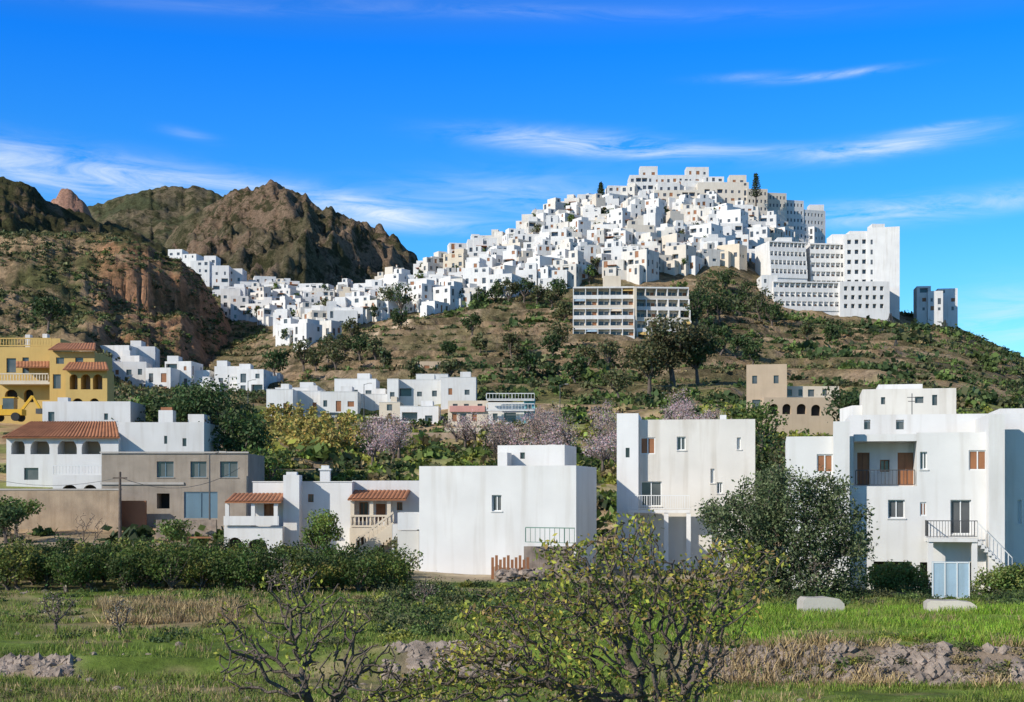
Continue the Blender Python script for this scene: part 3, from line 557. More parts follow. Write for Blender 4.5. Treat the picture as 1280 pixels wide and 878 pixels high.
mb=MB(X(470,215),215,0);mb.at(0,0,0);mb.box(X(440,215),215,zr(550,215)-3,X(672,215),215.5,zr(541,215),'earth_wall');mb.done('farm_terrace_wall')
for pa,pb,rt,rb,d in [(125,162,432,460,330),(160,193,433,462,335),(108,140,448,485,322),(140,182,452,490,318),(182,214,460,495,314),(206,240,452,485,320),(236,262,463,480,322),(268,300,458,485,322),(296,330,462,495,318),(280,345,470,497,322),(330,350,466,480,330),(150,175,445,470,326),(250,275,478,492,312)]:
    mb=MB(X(pa,d),d,0);blk(mb,pa,pb,rt,rb,d,8,WP,auto=.95,under=10,yaw=R.uniform(-8,8));
    if R.random()<.5: blk(mb,pa+3,pa+(pb-pa)*.5,rt-7,rt+3,d+3,4,WP,auto=.8)
    mb.done('white_row_house')
for pa,pb,rt,d in [(210,228,312,600),(228,246,318,590),(238,262,326,585),(265,286,332,560),(284,303,336,565),(276,300,361,500),(288,310,370,495),(300,322,352,560),(318,344,345,590),(330,356,356,560),(310,330,375,500),(255,270,320,610)]:
    at_terrain('white_hillside_house',pa,pb,rt,d,8,auto=.8,yaw=R.uniform(-15,15)) if zr(rt,d)>H1(pa,d)+2.5 else house('white_hillside_house',X(pa,d),d,H1(pa,d),R.uniform(-15,15),7,7,5)
# ---------------------------------------------------------------- terraced apartments
def balc(mb,x,y,z,yaw,w,dp,nf_,fh,setb,bays,par='white_plaster',wl='white_plaster',under=6,rec=1.8,par2=None,ph=1.0,gl=.66,back='beige_plaster_and_arch_shade'):
    mb.at(x,y,z,yaw);par2=par2 or wl
    mb.box(0,.3,-under,w,dp,-.003,wl)
    for i in range(nf_):
        y0=i*setb;zz=i*fh
        mb.box(0,y0,zz,w,dp,zz+.28,wl)
        mb.box(0.0,y0,zz+.283,w,y0+.14,zz+ph,par if i%2==0 else par2)
        bw=w/bays;H=[]
        for b_ in range(bays): H.append((b_*bw+.3,b_*bw+bw*gl,zz+.35,zz+2.3,'glass'));H.append((b_*bw+bw*(gl+.08),b_*bw+bw-.25,zz+1.1,zz+2.2,'wood' if b_%3==1 else 'glass'))
        wall(mb,0,y0+rec,1,0,w,zz+.283,zz+fh-.003,back,H)
        for b_ in range(bays+1):
            xx=min(b_*bw,w-.2);mb.box(xx,y0+.15,zz+.283,xx+.2,(y0+rec-.01) if 0<b_<bays else dp-.02,zz+fh-.003,wl)
        if R.random()<.7 and rec>2:
            b_=R.randrange(bays);mb.face([(b_*bw+.3,y0+.1,zz+2.1),(b_*bw+bw-.1,y0+.1,zz+2.1),(b_*bw+bw-.1,y0+1.0,zz+fh-.1),(b_*bw+.3,y0+1.0,zz+fh-.1)],R.choice(['pale_panel','cream_plaster','ochre_plaster']))
    zz=nf_*fh;y0=(nf_-1)*setb;mb.box(0,y0,zz,w,dp,zz+.4,wl)
d=372;mb=MB(X(716,d),d,0);s=K*d
balc(mb,X(716,d),d,zr(425,d),-3,77*s,14,5,2.85,1.3,5,rec=2.4,par='white_plaster',par2='sand_plaster',back='cream_plaster',gl=.5)
balc(mb,X(797,d),d+1,zr(428,d),4,70*s,14,5,3.0,1.2,5,rec=2.4,par='sand_plaster',par2='white_plaster',back='cream_plaster',gl=.5)
mb.at(0,0,0);mb.box(X(793.5,d),d+2,zr(430,d),X(796.8,d)-.01,d+12,zr(358,d),'cream_plaster')
blk(mb,755,776,345,362,d+12,5,'cream_plaster',auto=.5,under=4)
FOOT.append((X(790,d),d+5,22));mb.done('terraced_apartment_building')
# ---------------------------------------------------------------- hotel
d=452;mb=MB(X(952,d),d,0);s=K*d
HK=dict(ph=1.45,gl=.4,rec=1.1,back='white_plaster')
balc(mb,X(964,d+10),d+10,zr(347,d+10),12,50*s,14,4,2.95,.5,9,under=14,**HK)
blk(mb,972,990,297,350,d+14,8,WP,auto=.7,under=8)
balc(mb,X(1014,d+14),d+14,zr(362,d+14),5,46*s,14,5,3.0,.3,7,under=14,**HK)
blk(mb,1040,1058,293,350,d+24,8,WP,under=8)
blk(mb,1062,1100,289,392,d+16,16,WP,under=6)
blk(mb,1056,1086,293,392,d+9.4,15,WP,yaw=-8,under=8,holes=[(1059+9*i,1063.5+9*i,300+12.5*j,305.5+12.5*j,'balc') for i in range(3) for j in range(5)])
blk(mb,1084,1122,285,392,d+8,15,WP,yaw=-14,under=8,hr=[(a,a+2.0,zr(300+12*j,d),zr(300+12*j,d)+1.4,'balc') for a in (1.0,4.5,8,11.5) for j in range(1,8)],holes=[(1088,1090.5,300+12.5*j,306+12.5*j,'glass') for j in range(7)])
blk(mb,1090,1106,280,288,d+12,6,WP)
balc(mb,X(968,d-4),d-4,zr(388,d-4),6,84*s,12,3,3.0,.6,12,under=10,**HK)
blk(mb,952,972,344,392,d-2,9,WP,auto=.7,under=8)
blk(mb,1050,1112,352,390,d-3,10,WP,under=8,holes=[(1055+9*i,1059.5+9*i,358+11*j,363.5+11*j,'balc') for i in range(6) for j in range(3)])
mb.done('hotel_building')
FOOT.append((X(1020,d),d+5,24));FOOT.append((X(1090,d),d+10,20))
for pa,pb,rt,d in [(1146,1163,358,470),(1160,1178,364,468),(1172,1196,361,475)]:
    mb=MB(X(pa,d),d,0);blk(mb,pa,pb,rt,392,d,8,WP,auto=.7,under=8,yaw=-8);mb.done('white_apartment_block')
# ---------------------------------------------------------------- town
def botrow(p): return float(np.interp(p,[290,330,365,380,400,440,480,520,560,600,640,700,720,800,870,960,1030],[395,405,430,432,425,408,396,392,388,378,366,360,352,348,336,322,296]))
cnt=0
p=292
rows=[]
while p<1028:
    r_=botrow(p)
    while r_>225:
        pj=p+R.uniform(-7,7);dd=cast(pj,r_,330)
        if dd is None or dd>600: break
        rows.append((pj,r_,dd));r_-=R.uniform(6.5,10)
    p+=R.uniform(12,17)
for pj,r_,dd in rows:
    if R.random()<.06: continue
    if 950<pj and r_>335: continue
    w=R.uniform(3.5,9.5);hh=R.choice([3.0,3.4,4.2,5.2,5.8,6.4,8.2]);dp=R.uniform(4.5,8)
    if pj<480: hh=min(hh,5.8)
    z=H1(pj,dd)
    v=R.random();mt='sand_plaster' if v<.08 else ('cream_plaster' if v<.10 else (WA if v<.36 else WP))
    house('white_village_house',X(pj,dd)-w/2,dd,z,R.choice([-34,-18,-6,4,16,34])+R.uniform(-6,6),w,dp,hh,mt,under=6,pr=.95)
    cnt+=1
print('town houses',cnt,time.time()-T0)
def summit(name,parts):
    mb=MB(X(parts[0][0],parts[0][4]),parts[0][4],0)
    for pa,pb,rt,rb,d,dp,mt,yaw in parts: blk(mb,pa,pb,rt,rb,d,dp,mt,auto=1.0,under=10,yaw=yaw)
    mb.done(name)
SP='sand_plaster'
summit('summit_apartment_block',[(787,862,219,268,552,10,WP,0),(800,822,208,222,556,5,WP,0),(822,850,228,250,548,8,WP,4),(858,886,209,240,558,6,WP,0),(846,872,226,262,550,8,WP,0),(760,790,232,270,548,8,WP,5)])
summit('summit_apartment_block',[(818,878,238,268,540,8,SP,0),(872,936,228,292,546,12,SP,0),(880,905,221,230,552,6,WP,0),(912,933,219,232,556,6,SP,0)])
mb=MB(X(934,545),545,0)
def wins(pa,pb,rt,rb,sx,sz): return [(a,a+sx*.42,r_,r_+sz*.42,'glass') for a in np.arange(pa+2,pb-3,sx) for r_ in np.arange(rt+4,rb-5,sz)]
blk(mb,934,960,236,300,545,12,SP,wins(934,960,236,300,5,9.5),yaw=6,under=10)
blk(mb,960,984,241,302,549,12,SP,wins(960,984,241,302,4.5,9.5),yaw=10,under=10)
blk(mb,982,1006,250,304,552,12,WP,wins(982,1006,250,304,4.5,9.5),yaw=14,under=10)
blk(mb,1004,1034,262,310,554,12,WP,wins(1004,1034,262,310,4.5,9.5),yaw=18,under=10)
blk(mb,1012,1030,256,268,562,5,WP)
mb.done('long_apartment_building')
summit('summit_apartment_block',[(722,748,243,270,545,8,WP,0),(700,726,252,275,540,8,WP,-6),(672,702,262,290,535,8,WP,5)])
summit('summit_apartment_block',[(905,958,276,318,522,10,WP,6),(955,975,286,316,520,10,WP,4)])
# ---------------------------------------------------------------- vegetation
def unit(n):
    v=rng.normal(size=(n,3));return v/np.linalg.norm(v,axis=1,keepdims=True)
def leafquads(C,S,colr,el=.55,upbias=0):
    n=len(C);a=unit(n);b_=unit(n);b_-=a*(a*b_).sum(1,keepdims=True);b_/=np.linalg.norm(b_,axis=1,keepdims=True)
    S=np.asarray(S)[:,None]
    V=np.stack([C-a*S,C-b_*S*el,C+a*S,C+b_*S*el],1).reshape(-1,3)
    return V,np.arange(4*n).reshape(n,4),np.repeat(colr,4,axis=0)
def tube(pts,rad,n=6):
    pts=np.asarray(pts,float);V=[];
    for i,p_ in enumerate(pts):
        t=pts[min(i+1,len(pts)-1)]-pts[max(i-1,0)];t/=np.linalg.norm(t)+1e-9
        a=np.cross(t,(0.3,1,0.1));a/=np.linalg.norm(a)+1e-9;b_=np.cross(t,a)
        for k in range(n):
            an=2*math.pi*k/n;V.append(p_+rad[i]*(a*math.cos(an)+b_*math.sin(an)))
    F=[[i*n+k,i*n+(k+1)%n,(i+1)*n+(k+1)%n,(i+1)*n+k] for i in range(len(pts)-1) for k in range(n)]
    return np.array(V),np.array(F)
class Q:
    def __init__(s): s.V=[];s.F=[];s.C=[];s.M=[];s.n=0
    def add(s,V,F,C,m):
        s.V.append(V);s.F.append(F+s.n);s.C.append(C if C is not None else np.full((len(V),3),.15));s.M.append(np.full(len(F),m));s.n+=len(V)
    def done(s,name): return build_quads(name,np.concatenate(s.V),np.concatenate(s.F),np.concatenate(s.M),('foliage','bark'),np.concatenate(s.C))
def cloud(q,c,rad,n,leaf,colr,nc_=10,var=.35,flat=.8):
    c=np.array(c,float);rad=np.array(rad,float)
    cc=unit(nc_)*rng.uniform(.35,1,(nc_,1))**.6*rad*.72+c
    wgt=rng.integers(0,nc_,n);off=unit(n)*rng.uniform(0,1,(n,1))**.45*rad*(.30+.22*rng.random((n,1)))
    P_=cc[wgt]+off;br=(.65+.7*rng.random(nc_))[wgt]*(1-var/2+var*rng.random(n))
    colr=np.array(colr)*br[:,None]*(1+.15*rng.normal(size=(n,3))*[1,.5,.5])
    V,F,C=leafquads(P_,leaf*rng.uniform(.6,1.3,n),np.clip(colr,.004,.9));q.add(V,F,C,0);return cc
def tree(name,px,d,h,r,colr,n=1500,leaf=.2,trunk=.3,nc_=14,z=None,zoff=0):
    x=X(px,d);z=(H1(px,d) if z is None else z)+zoff;q=Q();th=h*trunk
    cz=z+th+(h-th)*.5;cc=cloud(q,(x,d,cz),(r,r,(h-th)*.55),n,leaf,colr,nc_)
    lean=rng.normal(size=2)*.05*h
    top=np.array([x+lean[0],d+lean[1],z+th]);tr=h*.03+.04
    V,F=tube([(x,d,z-.4),(x+lean[0]*.4,d+lean[1]*.4,z+th*.5),top],[tr*1.4,tr,tr*.8]);q.add(V,F,None,1)
    for k in cc[:9]:
        md=(top+k)/2+rng.normal(size=3)*.06*h;V,F=tube([top,md,k],[tr*.6,tr*.35,tr*.1],5);q.add(V,F,None,1)
    return q.done(name)
OL=(.12,.13,.055);DG=(.055,.09,.03);YG=(.26,.27,.05);GR=(.12,.175,.045);DY=(.24,.19,.09)
FA=np.array(FOOT)
def infoot(x,y):
    return ((FA[:,0]-x)**2+(FA[:,1]-y)**2<(FA[:,2])**2).any()
def scatter(q,n,pr,dr,Rr,cols,thr=.5,nsc=18,seed=5,leaves=34,town=True,leaf=None):
    k=0;px=rng.uniform(*pr,n*3);u=rng.random(n*3);dd=np.sqrt(dr[0]**2+u*(dr[1]**2-dr[0]**2))
    xs=X(px,dd);mk=fbm(xs/nsc,dd/nsc,4,seed)>thr-.12*rng.random(n*3);zs=Hgt(px,dd)
    for p_,d_,x_,m_,z_ in zip(px,dd,xs,mk,zs):
        if not m_ or k>=n or infoot(x_,d_): continue
        if town and d_>330 and 290<p_<1030:
            row=HR-(z_-CZ)/(K*d_)
            if row<botrow(p_)+2: continue
        rr=rng.uniform(*Rr)*(1.6 if rng.random()<.15 else 1);c=np.array(cols[rng.integers(len(cols))])*rng.uniform(.6,1.35)
        m=leaves;P_=unit(m)*rng.uniform(.2,1,(m,1))**.5*[rr,rr,rr*.75];P_[:,2]=np.abs(P_[:,2])
        P_*= (1+.3*rng.normal(size=(m,1)));P_+= [x_,d_,z_-.1]
        V,F,C=leafquads(P_,(leaf or rr*.3)*rng.uniform(.6,1.3,m),np.clip(c*rng.uniform(.6,1.4,(m,1)),.004,.8),.7);q.add(V,F,C,0);k+=1
q=Q()
scatter(q,6000,(-60,1340),(255,620),(.35,1.2),[OL,DG,GR,OL,DY],thr=.49)
scatter(q,1000,(560,1340),(255,500),(.9,2.2),[DG,GR,OL,DG],thr=.53,nsc=30,seed=15)
scatter(q,2600,(-60,330),(200,480),(.3,1.2),[OL,DG,DY,OL],thr=.49,seed=25)
q.done('hillside_shrubs')
q=Q()
scatter(q,2300,(290,1330),(128,260),(.4,1.5),[GR,OL,YG,DG,(.19,.26,.05),DY],thr=.45,nsc=10,leaves=60,town=False)
scatter(q,260,(-40,1330),(108,150),(.5,1.3),[GR,OL,DG],thr=.5,nsc=8,leaves=70,town=False)
q.done('valley_shrubs')
q=Q()
scatter(q,200,(470,700),(46,80),(.2,.7),[GR,OL,DG,YG],thr=.45,nsc=5,leaves=420,town=False,leaf=.06)
scatter(q,140,(-50,470),(46,70),(.15,.45),[GR,OL,DG,DY],thr=.5,nsc=5,leaves=260,town=False,leaf=.05)
scatter(q,140,(700,1340),(64,80),(.25,.7),[GR,OL,DG],thr=.45,nsc=5,leaves=400,town=False,leaf=.06)
scatter(q,140,(860,1340),(43.2,48),(.1,.4),[GR,OL,YG,DY],thr=.45,nsc=3,leaves=260,town=False,leaf=.04)
scatter(q,120,(-50,1340),(28,42),(.08,.3),[GR,OL,DG,DY],thr=.5,nsc=5,leaves=240,town=False,leaf=.03)
q.done('meadow_bushes')
q=Q()
for i in range(70):
    p_=rng.uniform(335,445);d_=rng.uniform(185,235)
    cloud(q,(X(p_,d_),d_,H1(p_,d_)+1.6),(1.5,1.5,2.4),120,.3,(.38,.32,.09),4)
q.done('reed_thicket')
for t in [(268,150,11,6,DG,3800,.22),(225,152,9.5,5,DG,2600,.22),(300,146,8.5,4,DG,2200,.22),(188,158,7,4,GR,1600,.25),(330,142,5,3.5,GR,1200,.22),
          (842,288,17,8,(.10,.10,.045),3800,.4),(812,285,12,6,(.095,.095,.04),2200,.4),(872,292,11,5,DG,1800,.4),(775,270,7,4,OL,900,.3),
          (960,140,8,4,DG,1800,.22),(985,135,7,3.5,OL,1500,.2),(950,180,7,4,GR,1200,.25),(1010,150,6,4,DG,1200,.25),(1060,200,9,5,DG,1400,.3),(900,150,5,3,GR,900,.2),
          (20,112,3.6,2.2,GR,1400,.14),(8,108,3.2,2,DG,1200,.14),(405,101,3.6,1.7,(.15,.21,.045),2000,.11),(508,100,2.4,1.2,OL,800,.1),(215,103,2.5,1.6,GR,1000,.12),(392,100,2.6,1.2,GR,900,.11),
          (160,150,6,4,DG,1400,.2),(345,330,8,4,DG,900,.4),(60,330,8,5,DG,900,.4),(960,112,6,2.4,DG,1600,.16)]:
    tree('broadleaf_tree',*t)
for px_,d_,h_ in [(483,425,9),(500,422,10),(538,432,6),(556,430,5),(575,428,5),(600,425,6),(618,428,7),(636,424,8),(655,422,8),(672,420,7),(690,415,6),(700,418,8),(560,300,6),(520,310,5),(885,400,9),(900,395,8),(870,392,9),(860,380,8),(935,430,9),(890,360,7),(705,395,6),(880,420,11),
                  (905,440,8),(430,360,6),(450,350,7),(470,345,6),(410,352,7),(395,340,6),(380,345,8),(420,338,7),(480,330,5),(830,395,9),(845,398,8),(950,410,9),(965,405,8),(560,345,5),(600,350,5),(640,345,6),(700,350,8),(690,335,6),(735,330,6),(760,325,7),(900,340,7),(920,330,6),(940,325,6),(870,340,6),(1010,380,6),(1040,370,5),(660,310,6),(720,300,6),(500,385,6),(440,390,6),(590,370,6)]:
    tree('hillside_tree',px_,d_,h_,h_*.5,DG if R.random()<.6 else OL,620,.38,.2,10)
for i in range(60):
    pj,r_,dd=R.choice(rows);tree('village_tree',pj+R.uniform(-8,8),dd-3,R.uniform(4,7),R.uniform(1.5,2.6),R.choice([DG,OL,GR]),240,.36,.3,6)
for i in range(62):
    px_=rng.choice([rng.uniform(640,775),rng.uniform(650,770),rng.uniform(560,700),rng.uniform(460,500),rng.uniform(840,900)]);d_=rng.uniform(160,225)
    tree('almond_tree',px_,d_,rng.uniform(3.5,6),rng.uniform(2,3.2),(.52,.39,.39) if rng.random()<.65 else (.38,.29,.24),620,.11,.25,12)
def conifer(px,d,h,name='norfolk_pine'):
    x=X(px,d);z=zr(250,d);q=Q();V,F=tube([(x,d,z-12),(x,d,z+h)],[.5,.08]);q.add(V,F,None,1)
    for i in range(11):
        zz=z+h*.12+h*.86*i/11;rr=(1-i/11)**.8*h*.2+.3
        for k in range(8):
            a=2*math.pi*k/8+i*.4;e=np.array([x+rr*math.cos(a),d+rr*math.sin(a),zz+.25*rr]);b0=np.array([x,d,zz])
            V,F=tube([b0,e],[.1,.04],4);q.add(V,F,None,1)
            t=rng.random((16,1));P_=b0*(1-t)+e*t+rng.normal(size=(16,3))*.18
            V,F,C=leafquads(P_,np.full(16,.28),np.tile(np.array(DG)*.8,(16,1))*rng.uniform(.6,1.3,(16,1)));q.add(V,F,C,0)
    q.done(name)
conifer(945,540,10.5);conifer(751,550,7)
for row_d,o in ((72,0),(75,12),(78,5),(81,3)):
    px_=-50+o
    while px_<(505 if row_d>73 else 470):
        tree('orange_tree',px_+rng.uniform(-7,7),row_d+rng.uniform(-1,1),rng.uniform(1.7,2.5),rng.uniform(1.0,1.7),[(.07,.11,.025),(.10,.14,.03),(.17,.18,.04),(.06,.09,.025)][rng.integers(4)],1200,.085,.1,14)
        px_+=rng.uniform(18,34)
q=Q()
for i in range(40):
    p_=rng.uniform(400,500);d_=rng.uniform(84,90);cloud(q,(X(p_,d_),d_,H1(p_,d_)+.6),(1,1,.8),260,.09,OL,6)
q.done('garden_hedge')
q=Q()
for i in range(60):
    p_=rng.uniform(1090,1330);d_=rng.uniform(78.5,80.5)-max(0,(p_-1150))*.012
    if 1155<p_<1215: continue
    cloud(q,(X(p_,d_),d_,H1(p_,d_)+.8),(1,.8,1.0),330,.09,(.16,.21,.055),6)
q.done('garden_hedge')
def colonize(root,att,step,infl,kill,iters,cap=9000):
    nodes=[np.array(p_,float) for p_ in root];par=[i-1 for i in range(len(root))]
    att=att.copy();best=np.full(len(att),1e9);bi=np.zeros(len(att),int)
    for i,nn_ in enumerate(nodes):
        dd=np.linalg.norm(att-nn_,axis=1);m=dd<best;best[m]=dd[m];bi[m]=i
    for it in range(iters):
        if len(att)==0: break
        use=best<infl
        if not use.any(): break
        arr=np.array(nodes);dirs=att[use]-arr[bi[use]];dirs/=np.linalg.norm(dirs,axis=1,keepdims=True)+1e-9
        acc={}
        for b_,v in zip(bi[use],dirs): acc.setdefault(b_,np.zeros(3));acc[b_]+=v
        for b_,v in acc.items():
            v=v/(np.linalg.norm(v)+1e-9)+rng.normal(size=3)*.3;v/=np.linalg.norm(v)+1e-9
            nn_=nodes[b_]+v*step;nodes.append(nn_);par.append(b_)
            dd=np.linalg.norm(att-nn_,axis=1);m=dd<best;best[m]=dd[m];bi[m]=len(nodes)-1
        keep=best>kill;att=att[keep];best=best[keep];bi=bi[keep]
        if len(nodes)>cap: break
    return np.array(nodes),par
def sctree(name,root,att,step,infl,kill,r0,leaf,colr,nleaf,spread,iters=160,rexp=2.3,leafprob=1.,el=.5):
    nodes,par=colonize(root,att,step,infl,kill,iters)
    n=len(nodes);rad=np.zeros(n);ch=np.zeros(n,int)
    for i in range(n-1,0,-1):
        if ch[i]==0: rad[i]=r0**rexp
        rad[par[i]]+=rad[i];ch[par[i]]+=1
    rad=rad**(1/rexp);q=Q()
    for i in range(1,n):
        V,F=tube([nodes[par[i]],nodes[i]],[min(rad[par[i]],rad[i]*1.4),rad[i]],6 if rad[i]>r0*3 else 4);q.add(V,F,None,1)
    tips=nodes[(rad<r0*2.0)];tips=tips[rng.random(len(tips))<leafprob]
    if nleaf:
        P_=np.repeat(tips,nleaf,axis=0);P_=P_+rng.normal(size=P_.shape)*spread
        base=np.array(colr);w=rng.random(len(P_))
        ci=rng.integers(0,len(base),len(P_));cb=base[ci]*(.6+.7*w)[:,None]*np.repeat(.7+.6*rng.random(len(tips)),nleaf)[:,None]
        V,F,C=leafquads(P_,leaf*rng.uniform(.6,1.25,len(P_)),np.clip(cb,.004,.9),el);q.add(V,F,C,0)
    print(name,'nodes',n,'tips',len(tips));return q.done(name)
def att_px(list_,d,dd,f=1.0):
    out=[]
    for px_,row,rx,ry,n in list_:
        n=max(3,int(n*f));u=unit(n)*rng.random((n,1))**(1/3);dn=d+u[:,1]*dd
        out.append(np.stack([X(px_,d)+u[:,0]*rx*K*d,dn,zr(row,d)+u[:,2]*ry*K*d],1))
    return np.concatenate(out)
d=74;g=H1(985,d)
att=att_px([(985,670,70,60,420),(925,655,42,42,170),(1045,660,42,50,190),(975,610,38,28,110),(1030,615,30,25,60),(1000,725,70,30,190),(895,640,22,22,40),(945,710,50,30,110),(1072,690,18,25,30)],d,2.8)
sctree('carob_tree',[(X(985,d),d,g-.3),(X(987,d),d,g+.4),(X(983,d),d,g+.9)],att,.3,2.2,.42,.018,.10,[(.12,.155,.07),(.16,.19,.09),(.08,.115,.045)],34,.25)
d=15;g=H1(830,d)
att=att_px([(640,800,80,65,700),(720,770,80,80,800),(800,745,85,70,650),(870,770,55,75,420),(590,830,60,40,420),(770,690,60,35,200),(800,655,38,22,60),(905,700,45,30,160),(560,850,60,30,300),(930,725,30,25,70),(690,850,80,40,450),(700,690,35,20,60),(840,850,70,40,250),(960,690,12,12,12),(500,865,40,20,90)],d,1.2,.75)
base=[(X(836,d),d,g-.3),(X(834,d),d,g+.5),(X(829,d),d,g+1.0),(X(822,d),d,g+1.4)]
sctree('foreground_almond_tree',base,att,.095,1.2,.14,.0068,.033,[(.34,.36,.05),(.24,.28,.045),(.42,.37,.06),(.15,.18,.04),(.30,.20,.07)],9,.055,200,leafprob=.5)
d=14.5;g=H1(430,d)
att=att_px([(350,790,70,60,200),(400,760,60,45,150),(300,830,40,40,110),(440,820,60,45,180),(480,855,50,30,130),(360,725,40,20,35),(290,780,20,30,30),(420,860,60,25,120)],d,1.0)
base=[(X(400,d),d,g-.3),(X(398,d),d,g+.4),(X(392,d),d,g+.9)]
sctree('foreground_bare_tree',base,att,.10,1.6,.17,.008,.030,[(.34,.35,.05),(.22,.26,.04)],6,.05,200,leafprob=.35)
for px_,d_,h_ in [(110,98,3.4),(70,52,1.7),(150,50,1.5),(360,60,2.6),(1020,72,2.6),(530,62,1.6),(20,95,2.5)]:
    g=H1(px_,d_);x=X(px_,d_);u=unit(90)*rng.random((90,1))**.5;att=u*[h_*.45,h_*.45,h_*.38]+[x,d_,g+h_*.6]
    sctree('bare_shrub_tree',[(x,d_,g-.1),(x,d_,g+h_*.15)],att,h_*.06,h_*.6,h_*.08,.014,.05,[(.36,.30,.22)],2,.08,60,leafprob=.6)
# ---------------------------------------------------------------- grass & rocks
def tufts(n,pr,dr,hr,cols,seed,thr,bl=5,spread=.12):
    px=rng.uniform(*pr,n);dd=rng.uniform(*dr,n);x=X(px,dd);m=fbm(x/3,dd/2,4,seed)>thr
    px,dd,x=px[m],dd[m],x[m];z=Hgt(px,dd);n=len(px)
    B=np.repeat(np.stack([x,dd,z-.02],1),bl,0)+rng.normal(size=(n*bl,3))*[spread,spread,0]
    h=rng.uniform(*hr,n*bl)*np.repeat(.5+1.2*fbm(x/1.5,dd/1.5,3,seed+3),bl);ln=rng.normal(size=(n*bl,2))*.4*h[:,None];T=B.copy();T[:,:2]+=ln;T[:,2]+=h
    a=rng.uniform(0,math.pi,n*bl);w=(.05*h+.006)[:,None]*np.stack([np.cos(a),np.sin(a),0*a],1)
    V=np.stack([B-w,B+w,T+w*.25,T-w*.25],1).reshape(-1,3)
    c=np.array(cols)[np.repeat(rng.integers(0,len(cols),n),bl)]*rng.uniform(.6,1.35,(n*bl,1))*np.repeat(.5+1.0*fbm(x/3,dd/1.5,4,seed+7),bl)[:,None]
    return V,np.arange(4*n*bl).reshape(-1,4),np.repeat(c,4,0)
q=Q()
GC=[(.18,.26,.035),(.23,.30,.05),(.12,.18,.03),(.28,.27,.08)]
for a in [(18000,(-60,1340),(26,43.2),(.04,.2),GC,90,.42),(16000,(-60,1340),(44.5,72),(.05,.22),GC,95,.44),(9000,(760,1340),(44.6,66),(.06,.28),[(.21,.36,.03),(.16,.28,.03),(.26,.32,.05)],97,.44)]:
    V,F,C=tufts(*a,bl=6);q.add(V,F,C,0)
q.done('meadow_grass')
q=Q()
DC=[(.50,.38,.19),(.42,.31,.16),(.32,.23,.12)]
for a in [(1600,(-60,1340),(27,43),(.06,.24),DC,101,.54),(900,(120,300),(55,66),(.15,.4),DC,103,.45),(900,(860,1330),(42.4,44.8),(.12,.4),DC,105,.45),(1500,(-60,1340),(46,72),(.08,.28),DC,107,.54)]:
    V,F,C=tufts(*a,bl=9);q.add(V,F,C,0)
q.done('dry_grass')
import bmesh
bm=bmesh.new();bmesh.ops.create_icosphere(bm,subdivisions=1,radius=1);iv=np.array([v.co[:] for v in bm.verts]);ifc=np.array([[v.index for v in f.verts] for f in bm.faces]);bm.free()
rv=[];rf=[];no=0
def rockat(x,y,z,r):
    global no
    v=iv*(1+.2*rng.normal(size=(len(iv),1)))*r*rng.uniform(.6,1.4,3)*[1.2,1,.8]+[x,y,z];rv.append(v);rf.append(ifc+no);no+=len(v)
for i in range(6500):
    px_=rng.choice([rng.uniform(860,1330),rng.uniform(860,1330),rng.uniform(860,1330),rng.uniform(-60,90),rng.uniform(480,640)]);d_=rng.uniform(43.0,44.4)
    if vn(np.array(px_/18.),np.array(d_*2.5),201)<.36: continue
    z=H1(px_,d_);rockat(X(px_,d_),d_,z-.02,.035+.17*rng.random()**3)
for i in range(350):
    px_=rng.uniform(-40,1320);d_=rng.uniform(26,85);rockat(X(px_,d_),d_,H1(px_,d_),rng.uniform(.04,.14))
for i in range(200):
    px_=rng.uniform(620,690);d_=rng.uniform(84,90);rockat(X(px_,d_),d_,H1(px_,d_)+rng.uniform(0,.5),rng.uniform(.1,.3))
V=np.concatenate(rv);F=np.concatenate(rf);me=bpy.data.meshes.new('dry_stone_wall');me.from_pydata(V.tolist(),[],F.tolist());me.materials.append(MATS['stone']);ob=bpy.data.objects.new('dry_stone_wall',me);scene.collection.objects.link(ob)
def slab(px,w,h,t,yaw,brk,name='concrete_slab'):
    d_=60;x=X(px,d_);z=H1(px,d_);mb=MB(x,d_,z-.1,yaw)
    # broken-topped block: irregular silhouette extruded through its thickness
    top=[(-w/2,h*.82),(-w*.42,h),(-w*.1,h*.97),(w*.12,h*1.0),(w*brk,h*.93),(w*.38,h*.90),(w/2,h*.62)]
    pr=[(w/2+.03,0),*top[::-1],(-w/2-.02,0)];n=len(pr)
    mb.face([(a,0,b_) for a,b_ in pr[::-1]],'sand_plaster');mb.face([(a,t,b_) for a,b_ in pr],'sand_plaster')
    for i in range(n):
        a=pr[i];b_=pr[(i+1)%n];mb.face([(a[0],0,a[1]),(a[0],t,a[1]),(b_[0],t,b_[1]),(b_[0],0,b_[1])],'roof_cement')
    mb.box(-w*.5-.12,-.1,-.2,w*.5+.1,t+.1,.08,'roof_cement')
    mb.done(name)
slab(1030,1.8,.75,.8,8,.3);slab(1190,2.05,.62,.8,-5,.25)
d_=73;mb=MB(X(1165,d_),d_,H1(1188,d_),-8);mb.box(0,0,0,1.85,.06,1.9,'pale_panel')
for i in range(4): mb.box(.02+i*.6,-.04,.02,.07+i*.6,-.002,1.88,'white_paint')
for z_ in (.02,1.83): mb.box(.08,-.03,z_,1.8,-.001,z_+.05,'white_paint')
mb.done('metal_gate')
mb=MB(X(150,104),104,0);mb.at(0,0,0);z=H1(150,104);zt=zr(590,104);mb.cyl(X(150,104),104,z-.5,zt,.14,.09,'bark');mb.box(X(150,104)-.5,103.9,zt-.5,X(150,104)+.5,104.1,zt-.4,'bark')
p0=(X(150,104),104,zt-.4)
